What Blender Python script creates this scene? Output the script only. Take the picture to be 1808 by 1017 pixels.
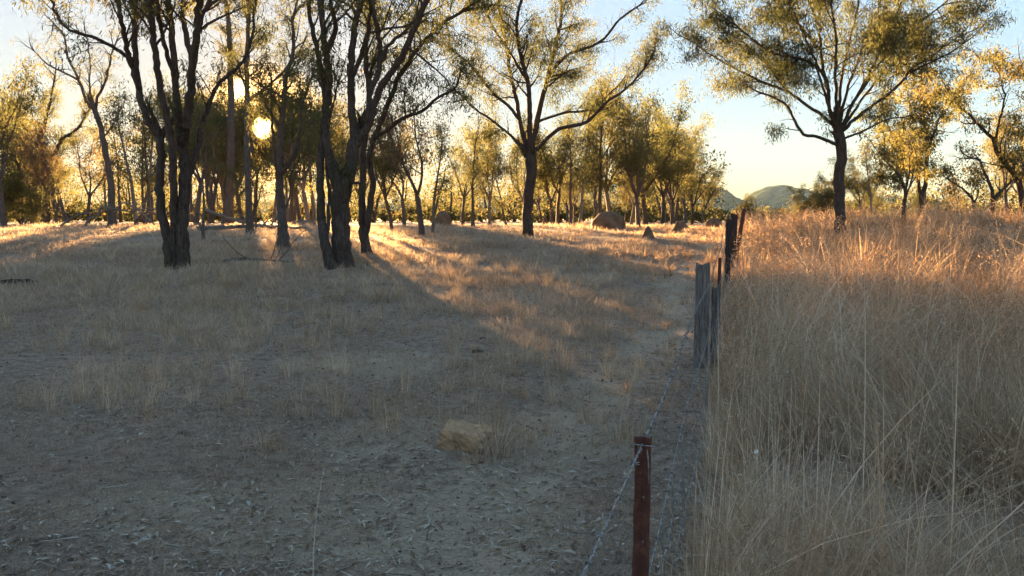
import bpy, math, random
import numpy as np
from mathutils import Vector, Matrix

for o in list(bpy.data.objects): bpy.data.objects.remove(o, do_unlink=True)
S = bpy.context.scene
C = S.collection
R = math.radians

# ------------------------------------------------------------------ camera
F = 1300.0; CX = 904.0; CY = 508.5; HZ = 385.0            # focal and centre in photo pixels
CAMZ = 1.65
PITCH = math.atan((CY - HZ) / F)
cd = bpy.data.cameras.new('camera'); cam = bpy.data.objects.new('camera', cd); C.objects.link(cam)
cam.location = (0, 0, CAMZ); cam.rotation_euler = (math.pi/2 - PITCH, 0, 0)
cd.sensor_width = 36; cd.lens = F / 1808 * 36; cd.clip_end = 6000; cd.clip_start = 0.05
S.camera = cam

def ray(px, py):
    a = (px - CX) / F; b = (CY - py) / F
    return np.array([a, math.cos(PITCH) + math.sin(PITCH)*b, math.cos(PITCH)*b - math.sin(PITCH)])
def P(px, py, Y):
    r = ray(px, py); return r * (Y / r[1]) + np.array([0, 0, CAMZ])

# ------------------------------------------------------------------ light
sd = ray(465, 226); sd = sd / np.linalg.norm(sd)          # towards the sun
SUN_EL = math.asin(sd[2]); SUN_AZ = math.atan2(sd[0], sd[1])
w = bpy.data.worlds.new('World'); S.world = w; w.use_nodes = True
nt = w.node_tree; nt.nodes.clear()
N = lambda t, **k: (lambda n: ([setattr(n, a, b) for a, b in k.items()], n)[1])(nt.nodes.new(t))
sky = N('ShaderNodeTexSky', sky_type='NISHITA', sun_disc=False, sun_elevation=SUN_EL, sun_rotation=SUN_AZ,
        air_density=1.0, dust_density=0.3, ozone_density=2.5, altitude=200)
bg = N('ShaderNodeBackground'); bg.inputs[1].default_value = 0.15
out = N('ShaderNodeOutputWorld')
geo = N('ShaderNodeNewGeometry')
dot = N('ShaderNodeVectorMath', operation='DOT_PRODUCT'); dot.inputs[1].default_value = tuple(-sd)
nt.links.new(geo.outputs['Incoming'], dot.inputs[0])
# the sun itself, drawn in the sky a little larger than life with its aureole
def ramp(c0, c1):
    m = N('ShaderNodeMapRange', interpolation_type='SMOOTHSTEP')
    m.inputs[1].default_value = math.cos(R(c0)); m.inputs[2].default_value = math.cos(R(c1))
    nt.links.new(dot.outputs['Value'], m.inputs[0]); return m
disc = ramp(0.48, 0.30); halo = ramp(5, 0.2)
b1 = N('ShaderNodeBackground'); b1.inputs[0].default_value = (1, .86, .5, 1)
b2 = N('ShaderNodeBackground'); b2.inputs[0].default_value = (1, .52, .12, 1)
m1 = N('ShaderNodeMath', operation='MULTIPLY'); m1.inputs[1].default_value = 2.0
m2 = N('ShaderNodeMath', operation='MULTIPLY'); m2.inputs[1].default_value = .18
nt.links.new(disc.outputs[0], m1.inputs[0]); nt.links.new(m1.outputs[0], b1.inputs[1])
nt.links.new(halo.outputs[0], m2.inputs[0]); nt.links.new(m2.outputs[0], b2.inputs[1])
a1 = N('ShaderNodeAddShader'); a2 = N('ShaderNodeAddShader')
SKYG, SKYK = 20.0, .092       # gain, and level where the soft shoulder flattens out
gn = N('ShaderNodeVectorMath', operation='MULTIPLY'); gn.inputs[1].default_value = (SKYG*1.13, SKYG*.98, SKYG*.94); nt.links.new(sky.outputs[0], gn.inputs[0])
lum = N('ShaderNodeVectorMath', operation='DOT_PRODUCT'); lum.inputs[1].default_value = (.25/SKYK, .60/SKYK, .15/SKYK)
k1 = N('ShaderNodeVectorMath', operation='MULTIPLY_ADD'); k1.inputs[1].default_value = (.13/SKYK,)*3
k2 = N('ShaderNodeVectorMath', operation='DIVIDE'); k3 = N('ShaderNodeMath', operation='MULTIPLY_ADD'); k3.inputs[1].default_value = .87; k3.inputs[2].default_value = 1
nt.links.new(gn.outputs[0], lum.inputs[0]); nt.links.new(lum.outputs['Value'], k3.inputs[0]); nt.links.new(k3.outputs[0], k1.inputs[2])
nt.links.new(gn.outputs[0], k1.inputs[0]); nt.links.new(gn.outputs[0], k2.inputs[0]); nt.links.new(k1.outputs[0], k2.inputs[1])
nt.links.new(k2.outputs[0], bg.inputs[0])
nt.links.new(bg.outputs[0], a1.inputs[0]); nt.links.new(b1.outputs[0], a1.inputs[1])
nt.links.new(a1.outputs[0], a2.inputs[0]); nt.links.new(b2.outputs[0], a2.inputs[1])
nt.links.new(a2.outputs[0], out.inputs[0])

sl = bpy.data.lights.new('sun', 'SUN'); sl.energy = 2.6; sl.angle = R(0.5); sl.color = (1, .60, .26)
sun = bpy.data.objects.new('sun', sl); C.objects.link(sun)
sun.rotation_euler = Vector(sd).to_track_quat('Z', 'Y').to_euler()
vs = S.view_settings; vs.view_transform = 'Standard'; vs.look = 'None'; vs.exposure = 5.75; vs.gamma = 1; vs.use_curve_mapping = False

# ------------------------------------------------------------------ noise and terrain
def hashf(i, j, s):
    n = (i.astype(np.int64)*374761393 + j.astype(np.int64)*668265263 + s*1442695041) & 0x7fffffff
    n = ((n ^ (n >> 13)) * 1274126177) & 0x7fffffff
    n = (n ^ (n >> 16)) & 0xffff
    return n / 65535.0
def vn(x, y, s=0):
    i = np.floor(x); j = np.floor(y); u = x - i; v = y - j
    u = u*u*(3-2*u); v = v*v*(3-2*v)
    a = hashf(i, j, s); b = hashf(i+1, j, s); c = hashf(i, j+1, s); d = hashf(i+1, j+1, s)
    return (a*(1-u)+b*u)*(1-v) + (c*(1-u)+d*u)*v
def fbm(x, y, s=0, o=4):
    t = 0; a = .5
    for k in range(o):
        t = t + a*vn(x, y, s+k*17); x = x*2.03+11.7; y = y*2.03-5.3; a *= .5
    return t / (1 - .5**o)
_ky = [-500, 8, 10, 14, 19, 24, 28, 35, 45, 60, 100, 5000]
_kz = [0, 0, .03, .17, .41, .72, .93, 1.09, 1.17, 1.20, 1.20, 1.20]
_ty = np.linspace(-20, 120, 1401); _tz = np.interp(_ty, _ky, _kz)
_k = np.hanning(51); _k /= _k.sum(); _tz = np.convolve(np.pad(_tz, 25, mode='edge'), _k, mode='valid')
# the fence runs along this line
FD = ray(1300, 385); FD = FD[:2] / np.linalg.norm(FD[:2]); FN = np.array([FD[1], -FD[0]])  # FN points right
F0 = P(1136, 770, 1.86)[:2]
def fcoord(x, y):
    dx = x - F0[0]; dy = y - F0[1]
    return dx*FD[0] + dy*FD[1], dx*FN[0] + dy*FN[1]          # along, to the right
def gz(x, y):
    x = np.asarray(x, float); y = np.asarray(y, float)
    z = np.interp(y, _ty, _tz)
    far = np.clip((y-4)/20, 0, 1)
    z = z + (fbm(x/7, y/7, 5, 3)-.5)*.16*(.25+far)
    z = z + (fbm(x/.7, y/.7, 9, 3)-.5)*.05
    s, q = fcoord(x, y)
    z = z + np.clip((q-.3)/4, 0, 1)*.10*np.clip(y/10, 0, 1)
    z = z - .05*np.exp(-((q+.95+.25*np.sin(s*.5))/.35)**2)*np.clip(1-s/30, 0, 1)     # worn pad beside the fence
    z = z + .35*np.exp(-(((x-17.5)/4.5)**2 + ((y-27)/2.5)**2))
    return z
def hit(px, py):
    r = ray(px, py); ys = np.concatenate([np.arange(1, 40, .02), np.arange(40, 200, .2)])
    pts = r[None, :]*(ys/r[1])[:, None]; pts[:, 2] += CAMZ
    b = pts[:, 2] < gz(pts[:, 0], pts[:, 1])
    i = int(np.argmax(b)) if b.any() else 1950
    return pts[i]

# ------------------------------------------------------------------ object helpers
def tag(o, label=None, cat=None, group=None, kind=None):
    if label: o['label'] = label
    if cat: o['category'] = cat
    if group: o['group'] = group
    if kind: o['kind'] = kind
    return o
def empty(name, loc, label, cat, group=None):
    o = bpy.data.objects.new(name, None); C.objects.link(o); o.location = [float(v) for v in loc]
    o.empty_display_size = .3
    return tag(o, label, cat, group)
def mesh_obj(name, V, loops, starts, totals, mat, parent=None, smooth=False, attrs=None):
    me = bpy.data.meshes.new(name)
    me.vertices.add(len(V)); me.vertices.foreach_set('co', np.asarray(V, np.float32).ravel())
    me.loops.add(len(loops)); me.loops.foreach_set('vertex_index', np.asarray(loops, np.int32))
    me.polygons.add(len(starts)); me.polygons.foreach_set('loop_start', np.asarray(starts, np.int32))
    me.polygons.foreach_set('loop_total', np.asarray(totals, np.int32))
    me.polygons.foreach_set('use_smooth', np.full(len(starts), smooth))
    if attrs:
        for k, a in attrs.items():
            at = me.attributes.new(k, 'FLOAT', 'POINT'); at.data.foreach_set('value', np.asarray(a, np.float32))
    me.update(calc_edges=True)
    if mat: me.materials.append(mat)
    o = bpy.data.objects.new(name, me); C.objects.link(o)
    if parent: o.parent = parent
    return o
def quads_obj(name, V, Q, mat, parent=None, smooth=False, attrs=None):
    Q = np.asarray(Q, np.int32); n = len(Q); k = Q.shape[1]
    return mesh_obj(name, V, Q.ravel(), np.arange(n)*k, np.full(n, k), mat, parent, smooth, attrs)

class Tubes:
    def __init__(s): s.V = []; s.Q = []; s.T = []; s.n = 0; s.A = []
    def add(s, pts, rad, sides=6, rough=0.0, seed=0, caps=True, attr=0.0):
        pts = np.asarray(pts, float); m = len(pts); rad = np.broadcast_to(np.asarray(rad, float), (m,))
        t = np.gradient(pts, axis=0); t /= np.linalg.norm(t, axis=1)[:, None] + 1e-9
        up = np.array([1., 0, 0]) if abs(t[0][0]) < .8 else np.array([0, 1., 0])
        a = up[None, :] - (t @ up)[:, None]*t; a /= np.linalg.norm(a, axis=1)[:, None] + 1e-9
        b = np.cross(t, a)
        th = np.arange(sides)/sides*2*math.pi
        rr = rad[:, None]*np.ones(sides)[None, :]
        if rough:
            g = np.random.RandomState(seed)
            rr = rr*(1 + rough*(g.rand(1, sides)-.5)*1.3 + rough*(g.rand(m, sides)-.5))
        ring = pts[:, None, :] + rr[:, :, None]*(np.cos(th)[None, :, None]*a[:, None, :] + np.sin(th)[None, :, None]*b[:, None, :])
        s.V.append(ring.reshape(-1, 3)); s.A.append(np.full(m*sides, attr))
        i = np.arange(m-1)[:, None]*sides; j = np.arange(sides)[None, :]; j2 = (j+1) % sides
        q = np.stack([i+j, i+j2, i+sides+j2, i+sides+j], -1).reshape(-1, 4) + s.n
        s.Q.append(q)
        base = s.n; s.n += m*sides
        if caps:
            for k, rev in ((0, True), (m-1, False)):
                f = [base+k*sides+x for x in range(sides)]
                s.T.append(f[::-1] if rev else f)
    def box(s, c, half, ax=None, attr=0.0):
        ax = np.eye(3) if ax is None else np.asarray(ax)
        v = [np.asarray(c) + ax[0]*half[0]*i + ax[1]*half[1]*j + ax[2]*half[2]*k for i in (-1, 1) for j in (-1, 1) for k in (-1, 1)]
        s.V.append(np.array(v)); s.A.append(np.full(8, attr))
        for f in ((0,1,3,2), (4,6,7,5), (0,4,5,1), (2,3,7,6), (0,2,6,4), (1,5,7,3)): s.T.append([s.n+x for x in f])
        s.n += 8
    def raw(s, V, faces, attr=0.0):
        V = np.asarray(V, float); s.V.append(V); s.A.append(np.full(len(V), attr))
        for f in faces: s.T.append([s.n+x for x in f])
        s.n += len(V)
    def build(s, name, mat, parent=None, smooth=True, origin=None, attr=False):
        V = np.concatenate(s.V); 
        if origin is not None: V = V - np.asarray(origin)[None, :]
        Q = np.concatenate(s.Q) if s.Q else np.zeros((0, 4), int)
        loops = list(Q.ravel()); starts = list(range(0, len(loops), 4)); tot = [4]*len(Q)
        for f in s.T: starts.append(len(loops)); tot.append(len(f)); loops += f
        return mesh_obj(name, V, loops, starts, tot, mat, parent, smooth, {'rnd': np.concatenate(s.A)} if attr else None)

def smooth_path(pts, step):
    pts = np.asarray(pts, float)
    if len(pts) < 3: 
        n = max(2, int(np.linalg.norm(pts[-1]-pts[0])/step)); return pts[0] + (pts[-1]-pts[0])*np.linspace(0, 1, n+1)[:, None]
    p = np.vstack([2*pts[0]-pts[1], pts, 2*pts[-1]-pts[-2]]); o = []
    for i in range(1, len(p)-2):
        n = max(1, int(np.linalg.norm(p[i+1][:3]-p[i][:3])/step)); t = np.arange(n)[:, None]/n
        o.append(.5*((2*p[i]) + (-p[i-1]+p[i+1])*t + (2*p[i-1]-5*p[i]+4*p[i+1]-p[i+2])*t**2 + (-p[i-1]+3*p[i]-3*p[i+1]+p[i+2])*t**3))
    o.append(pts[-1][None, :]); return np.concatenate(o)

# ------------------------------------------------------------------ materials
class Mat:
    def __init__(s, name):
        s.m = bpy.data.materials.new(name); s.m.use_nodes = True; s.t = s.m.node_tree; s.t.nodes.clear()
        s.out = s.n('ShaderNodeOutputMaterial')
    def n(s, t, **k):
        x = s.t.nodes.new(t)
        for a, b in k.items(): setattr(x, a, b)
        return x
    def l(s, a, b): s.t.links.new(a, b)
    def coord(s, kind='Object', scale=(1, 1, 1)):
        c = s.n('ShaderNodeTexCoord'); m = s.n('ShaderNodeMapping'); m.inputs['Scale'].default_value = scale
        s.l(c.outputs[kind], m.inputs[0]); return m.outputs[0]
    def world(s, scale=(1, 1, 1)):
        c = s.n('ShaderNodeNewGeometry'); m = s.n('ShaderNodeMapping'); m.inputs['Scale'].default_value = scale
        s.l(c.outputs['Position'], m.inputs[0]); return m.outputs[0]
    def noise(s, vec, scale, detail=4, rough=.6, dist=0):
        x = s.n('ShaderNodeTexNoise'); x.inputs['Scale'].default_value = scale; x.inputs['Detail'].default_value = detail
        x.inputs['Roughness'].default_value = rough; x.inputs['Distortion'].default_value = dist
        s.l(vec, x.inputs['Vector']); return x.outputs['Fac']
    def ramp(s, fac, stops):
        x = s.n('ShaderNodeValToRGB'); e = x.color_ramp.elements
        while len(e) < len(stops): e.new(.5)
        for k, (p, c) in enumerate(stops): e[k].position = p; e[k].color = (c[0], c[1], c[2], 1)
        s.l(fac, x.inputs[0]); return x.outputs[0]
    def mix(s, f, a, b, mode='MIX'):
        x = s.n('ShaderNodeMix', data_type='RGBA', blend_type=mode)
        for v, i in ((f, 0), (a, 6), (b, 7)):
            if hasattr(v, 'is_output') or isinstance(v, bpy.types.NodeSocket): s.l(v, x.inputs[i])
            elif isinstance(v, (int, float)): x.inputs[i].default_value = v
            else: x.inputs[i].default_value = (v[0], v[1], v[2], 1)
        return x.outputs[2]
    def bump(s, h, strength=.5, dist=.02):
        b = s.n('ShaderNodeBump'); b.inputs['Strength'].default_value = strength; b.inputs['Distance'].default_value = dist
        s.l(h, b.inputs['Height']); return b.outputs[0]
    def bsdf(s, col, rough=.9, normal=None, spec=.2, metal=0):
        b = s.n('ShaderNodeBsdfPrincipled'); b.inputs['Roughness'].default_value = rough
        b.inputs['Specular IOR Level'].default_value = spec; b.inputs['Metallic'].default_value = metal
        if isinstance(col, bpy.types.NodeSocket): s.l(col, b.inputs['Base Color'])
        else: b.inputs['Base Color'].default_value = (*col, 1)
        if normal: s.l(normal, b.inputs['Normal'])
        s.l(b.outputs[0], s.out.inputs[0]); return b
    def thin(s, col, trans=.4, rough=None):
        """diffuse + translucent, for leaves and dry blades"""
        d = s.n('ShaderNodeBsdfDiffuse'); t = s.n('ShaderNodeBsdfTranslucent'); mx = s.n('ShaderNodeMixShader'); mx.inputs[0].default_value = trans
        s.l(col, d.inputs[0]); s.l(col, t.inputs[0]); s.l(d.outputs[0], mx.inputs[1]); s.l(t.outputs[0], mx.inputs[2])
        s.l(mx.outputs[0], s.out.inputs[0]); return mx
    def attr(s, name='rnd'):
        a = s.n('ShaderNodeAttribute'); a.attribute_name = name; return a.outputs['Fac']

def bark_mat(name, dark, light):
    m = Mat(name); v = m.coord('Object', (1, 1, .16))
    n1 = m.noise(v, 22, 6, .7, .4); n2 = m.noise(m.coord(), 1.3, 3)
    c = m.ramp(n1, [(.32, dark), (.55, [(a+b)/2 for a, b in zip(dark, light)]), (.72, light)])
    c = m.mix(n2, c, m.mix(.5, c, (dark[0]*.7, dark[1]*.7, dark[2]*.7)))
    m.bsdf(c, .95, m.bump(n1, 1.0, .05), .1); return m.m
M_iron = bark_mat('ironbark', (.032, .024, .019), (.16, .12, .095))
M_grey = bark_mat('grey_bark', (.05, .042, .036), (.20, .165, .14))
M_pale = bark_mat('pale_bark', (.10, .085, .07), (.33, .28, .235))
M_dead = bark_mat('dead_wood', (.08, .068, .058), (.30, .26, .22))

def leaf_mat(name, stops, trans):
    m = Mat(name); oi = m.n('ShaderNodeObjectInfo')
    ad = m.n('ShaderNodeMath', operation='MULTIPLY_ADD'); ad.inputs[1].default_value = .30
    m.l(oi.outputs['Random'], ad.inputs[0]); sc = m.n('ShaderNodeMath', operation='MULTIPLY'); sc.inputs[1].default_value = .8
    m.l(m.attr(), sc.inputs[0]); m.l(sc.outputs[0], ad.inputs[2])
    m.thin(m.ramp(ad.outputs[0], stops), trans); return m.m
M_leaf = leaf_mat('gum_leaves', [(0, (.035, .045, .022)), (.4, (.075, .082, .035)), (.75, (.12, .11, .042)), (1, (.17, .115, .045))], .38)
M_leafy = leaf_mat('sunny_leaves', [(0, (.045, .056, .025)), (.45, (.095, .098, .037)), (.85, (.155, .13, .045)), (1, (.19, .12, .045))], .5)
M_dry = leaf_mat('dry_leaves', [(0, (.06, .055, .03)), (.5, (.12, .09, .045)), (1, (.2, .13, .06))], .45)

def grass_mat(name, stops, trans=.4):
    m = Mat(name); n = m.noise(m.world((1, 1, 0)), .35, 3); 
    ad = m.n('ShaderNodeMath', operation='MULTIPLY_ADD'); ad.inputs[1].default_value = .55; m.l(n, ad.inputs[0])
    sc = m.n('ShaderNodeMath', operation='MULTIPLY_ADD'); sc.inputs[1].default_value = .65; sc.inputs[2].default_value = -.1; m.l(m.attr(), sc.inputs[0])
    m.l(sc.outputs[0], ad.inputs[2]); c = m.ramp(ad.outputs[0], stops)
    n2 = m.noise(m.world((1, 1, 0)), 1.4, 3); sp = m.n('ShaderNodeSeparateXYZ'); m.l(m.world(), sp.inputs[0]); xx = m.n('ShaderNodeMapRange')
    for k_, v_ in ((1, 1.2), (2, 5.5), (3, -.10), (4, .05)): xx.inputs[k_].default_value = v_
    m.l(sp.outputs[0], xx.inputs[0]); ax = m.n('ShaderNodeMath', operation='ADD'); m.l(n2, ax.inputs[0]); m.l(xx.outputs[0], ax.inputs[1])      # random russet tone; sunlit warmth towards the right is put into the colour
    c = m.mix(m.ramp(ax.outputs[0], [(.46, (0, 0, 0)), (.66, (.85, .85, .85))]), c, m.mix(1, c, (1.04, .80, .60), 'MULTIPLY'))
    m.thin(c, trans); return m.m
M_tall = grass_mat('tall_dry_grass', [(.1, (.13, .088, .053)), (.35, (.29, .20, .12)), (.6, (.45, .32, .195)), (.85, (.70, .56, .41))], .4)
M_short = grass_mat('short_dry_grass', [(.1, (.15, .105, .07)), (.35, (.31, .225, .15)), (.62, (.45, .34, .23)), (.88, (.66, .54, .40))], .35)

# ground
m = Mat('dry_ground'); wv = m.world()
g1 = m.noise(wv, .55, 5, .6, .3); g2 = m.noise(wv, 9, 6, .7); g3 = m.noise(wv, 70, 4, .7); g4 = m.noise(m.world((1, 2.2, 1)), 26, 5, .75, .6)
c = m.ramp(g2, [(.3, (.18, .125, .088)), (.5, (.37, .265, .185)), (.7, (.52, .39, .28))])
sandy = m.ramp(g3, [(.3, (.44, .32, .20)), (.7, (.68, .52, .36))])
bare = m.n('ShaderNodeMath', operation='MULTIPLY_ADD'); bare.inputs[1].default_value = .55; m.l(m.attr('bare'), bare.inputs[0]); m.l(m.mix(.5, g1, g2), bare.inputs[2])
c = m.mix(m.ramp(bare.outputs[0], [(.56, (0, 0, 0)), (.78, (.9, .9, .9))]), c, sandy)
c = m.mix(m.ramp(g4, [(.5, (0, 0, 0)), (.64, (.6, .6, .6))]), c, (.12, .09, .068))
c = m.mix(m.ramp(g3, [(.56, (0, 0, 0)), (.68, (.5, .5, .5))]), c, (.32, .29, .24))
sm = m.n('ShaderNodeMath', operation='ADD'); m.l(g3, sm.inputs[0]); m.l(g4, sm.inputs[1])
m.bsdf(c, 1, m.bump(sm.outputs[0], 1, .05), 0.05); M_ground = m.m
m = Mat('hill_scrub'); n = m.noise(m.world(), .09, 5, .7)
m.bsdf(m.ramp(n, [(.35, (.018, .025, .018)), (.6, (.04, .05, .03)), (.78, (.11, .095, .055))]), 1, None, 0); M_hill = m.m
m = Mat('rusty_steel'); v = m.coord(); n = m.noise(v, 45, 7, .8); n2 = m.noise(v, 9, 4)
c = m.mix(n2, m.ramp(n, [(.3, (.035, .015, .011)), (.52, (.10, .038, .024)), (.68, (.24, .11, .06))]), (.06, .02, .014)); m.bsdf(c, .75, m.bump(n, .6, .003), .3); M_rust = m.m
m = Mat('galvanised_wire'); n = m.noise(m.coord(), 60, 3); m.bsdf(m.ramp(n, [(.35, (.09, .08, .07)), (.6, (.24, .225, .20)), (.8, (.15, .10, .07))]), .7, None, .3, .2); M_wire = m.m
m = Mat('weathered_timber'); v = m.coord('Object', (1, 1, .06)); n = m.noise(v, 55, 6, .75, .3); n2 = m.noise(m.coord(), 4, 4)
c = m.mix(n2, m.ramp(n, [(.38, (.03, .026, .023)), (.5, (.19, .16, .135)), (.7, (.42, .37, .32))]), (.10, .088, .08)); m.bsdf(c, .95, m.bump(n, 1, .012), .05); M_timber = m.m
m = Mat('charred_timber'); v = m.coord('Object', (1, 1, .07)); n = m.noise(v, 50, 6, .75); m.bsdf(m.ramp(n, [(.35, (.018, .015, .014)), (.6, (.06, .045, .038)), (.75, (.15, .11, .085))]), .95, m.bump(n, 1, .012), .05); M_char = m.m
m = Mat('termite_clay'); v = m.coord(); n = m.noise(v, 3, 6, .7); n2 = m.noise(v, 30, 4); m.bsdf(m.ramp(n, [(.3, (.085, .055, .035)), (.7, (.19, .125, .08))]), 1, m.bump(n2, .7, .03), .03); M_clay = m.m
m = Mat('ochre_rock'); v = m.coord(); n = m.noise(v, 9, 7, .75, .4); n2 = m.noise(v, 60, 4, .7)
c = m.mix(m.ramp(n2, [(.5, (0, 0, 0)), (.7, (.6, .6, .6))]), m.ramp(n, [(.3, (.18, .105, .055)), (.55, (.36, .225, .125)), (.75, (.48, .33, .20))]), (.13, .09, .045))
m.bsdf(c, .95, m.bump(n2, .8, .012), .08); M_rock = m.m
m = Mat('dark_dung'); n = m.noise(m.coord(), 20, 5); m.bsdf(m.ramp(n, [(.3, (.014, .011, .009)), (.7, (.06, .045, .035))]), 1, m.bump(n, .8, .03), .05); M_dung = m.m
m = Mat('leaf_litter'); m.thin(m.ramp(m.attr(), [(0, (.10, .068, .045)), (.35, (.26, .18, .115)), (.65, (.36, .30, .22)), (.9, (.38, .33, .26)), (1, (.48, .43, .35))]), .15); M_litter = m.m
m = Mat('white_petal'); m.bsdf((.8, .8, .78), .7); M_white = m.m

# ------------------------------------------------------------------ ground and hills
def axis(fine, fstep, far, g, both):
    a = [0.]; st = fstep
    while a[-1] < far:
        if a[-1] > fine: st *= g
        a.append(a[-1]+st)
    a = np.array(a); return np.concatenate([-a[1:][::-1], a]) if both else a
xs = axis(7, .06, 1800, 1.045, True); ys = np.concatenate([-axis(1, .3, 300, 1.25, False)[1:][::-1], axis(13, .06, 1600, 1.035, False)])
X, Y = np.meshgrid(xs, ys); Z = gz(X.ravel(), Y.ravel())
_x = X.ravel(); _y = Y.ravel(); _s, _q = fcoord(_x, _y)
barev = .95*np.exp(-((_q+.9+.22*np.sin(_s*.5))/.38)**2)*np.clip(1-_s/40, 0, 1)
for _px, _py, _rx, _ry in ((560, 880, .55, .35), (700, 765, .5, .5), (480, 960, .5, .2), (930, 930, .3, .3), (1040, 780, .3, .35), (260, 900, .5, .25), (640, 640, .9, .6)):
    _h = hit(_px, _py); barev = barev + 1.1*np.exp(-((_x-_h[0])/_rx)**2-((_y-_h[1])/_ry)**2)
V = np.stack([_x, _y, Z], -1); nx = len(xs); ny = len(ys)
i = (np.arange(ny-1)[:, None]*nx + np.arange(nx-1)[None, :]).ravel()
ground = quads_obj('ground', V, np.stack([i, i+1, i+nx+1, i+nx], -1), M_ground, smooth=True, attrs={'bare': barev}); tag(ground, kind='structure')

hx = np.linspace(-500, 1000, 440); hy = np.linspace(700, 1250, 150); HX, HY = np.meshgrid(hx, hy)
def hillz(x, y):
    u = x/y*F + CX
    def g(cx, cy, sx, sy, h): return h*np.exp(-((x-cx)/sx)**2-((y-cy)/sy)**2)
    z = g(P(1238, 385, 850)[0], 850, 50, 120, 31) + g(P(1400, 385, 1000)[0], 1000, 50, 130, 35) + g(P(1345, 385, 980)[0], 980, 34, 90, 20)
    z = z + g(P(1110, 385, 950)[0], 950, 90, 120, 46) + g(P(860, 385, 1000)[0], 1000, 160, 120, 26) + g(P(1560, 385, 1050)[0], 1050, 120, 120, 30)
    z = z + g(P(300, 385, 1050)[0], 1050, 300, 120, 28)
    return z + (fbm(x/70, y/70, 3, 2)-.5)*np.clip(z/10, 0, 1)*12 + (fbm(x/9, y/9, 4, 3)-.5)*np.clip(z/10, 0, 1)*6
HZv = hillz(HX.ravel(), HY.ravel()); i = (np.arange(149)[:, None]*440 + np.arange(439)[None, :]).ravel()
hills = quads_obj('hills', np.stack([HX.ravel(), HY.ravel(), HZv+.9], -1), np.stack([i, i+1, i+441, i+440], -1), M_hill, smooth=True); tag(hills, kind='structure')

# ------------------------------------------------------------------ trees
def unit(v): return v / (np.linalg.norm(v) + 1e-9)
def walk(g, p, d, L, n, wander, up):
    o = [p]; d = unit(np.asarray(d, float))
    for k in range(n):
        d = unit(d + g.randn(3)*wander + np.array([0, 0, up])); o.append(o[-1] + d*L/n)
    return np.array(o)
class Tree:
    """wood tubes and leaves in coordinates relative to the base"""
    def __init__(s, seed, leaf=(.15, .012), nleaf=16, spread=.15, droop=.8, twig=.7, up=.05, order=2, sides=10, sub=1.0, dens=1.0):
        s.nseed = seed; s.g = np.random.RandomState(seed); s.w = Tubes(); s.L = []; s.D = []
        s.leaf = leaf; s.nleaf = nleaf; s.spread = spread; s.droop = droop; s.twig = twig; s.up = up; s.order = order; s.sides = sides; s.sub = sub; s.dens = dens
    def cluster(s, pts):
        g = s.g; c = pts[-1]; f = vn(np.array([c[0]/.75+c[2]*.4]), np.array([c[1]/.75+c[2]*1.1]), s.nseed)[0]
        if f < .46 and g.rand() < .93: return
        n = g.poisson(s.nleaf*2.7*(.5+f))
        if n == 0: return
        t = g.rand(n)**.6*(len(pts)-1); i = np.minimum(t.astype(int), len(pts)-2); f = (t-i)[:, None]
        p = pts[i]*(1-f) + pts[i+1]*f + g.randn(n, 3)*s.spread*np.array([1, 1, .7]) - np.array([0, 0, .06])
        d = g.randn(n, 3)*.55 + np.array([0, 0, -s.droop]); d /= np.linalg.norm(d, axis=1)[:, None]
        s.L.append(p); s.D.append(d)
    def limb(s, pts, r0, r1, start=.35, gen=0, length=None, flare=0, every=None, ext=True):
        g = s.g; pts = np.asarray(pts, float); n = len(pts)
        L = np.linalg.norm(np.diff(pts, axis=0), axis=1).sum()
        t = np.linspace(0, 1, n); rad = r0 + (r1-r0)*t**.9
        if flare: 
            h = np.linalg.norm(pts - pts[0], axis=1); rad = rad*(1 + flare*np.exp(-h/.35))
        s.w.add(pts, rad, s.sides if gen == 0 else (6 if gen == 1 else 4), .16 if gen == 0 else 0, g.randint(9999), caps=(gen == 0))
        if length is None: length = L*.5
        every = every or (.38, .22, .13)[min(gen, 2)]*s.twig/.7/s.sub
        k = start*L
        while k < L:
            i = min(int(k/L*(n-1)), n-2); tan = unit(pts[i+1]-pts[i]); a = g.randn(3); a = unit(a - a@tan*tan)
            q = .45 + .5*g.rand(); d = unit(tan*(1-q*.6) + a*q + np.array([0, 0, .18]))
            l = length*(1 - .55*k/L)*(.5+.7*g.rand()); r = rad[i]*.5
            s.grow(pts[i], d, l, min(r, .035+.01*l), gen+1)
            k += every*(.5+g.rand())
        if ext:
            tan = unit(pts[-1]-pts[-2])
            for q in range(3): s.grow(pts[-1-q//2], unit(tan + g.randn(3)*.45*(q > 0)), length*(.75-.12*q), r1, gen+1)
    def grow(s, p, d, l, r, gen):
        g = s.g; r = max(r, .006)
        if gen > s.order or l < s.twig*.8:
            l = max(l, s.twig*(.5+.6*g.rand())); pts = walk(g, p, d, l, 4, .25, s.up - .16); s.w.add(pts, np.linspace(max(r*.8, .006), .003, 5), 3, caps=False)
            if g.rand() < s.dens: s.cluster(pts)
            return
        n = max(4, int(l/.3)); pts = walk(g, p, d, l, n, .16, s.up)
        s.limb(pts, r, max(r*.35, .006), start=.42, gen=gen, length=l*.5)
    def finish(s, root, bark, leafm, attach=None, wname='trunk', cname='crown'):
        s.w.build(wname, bark, root)
        if s.L: leaves_obj(np.concatenate(s.L), np.concatenate(s.D), s.leaf, s.g, leafm, root, cname)
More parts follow.
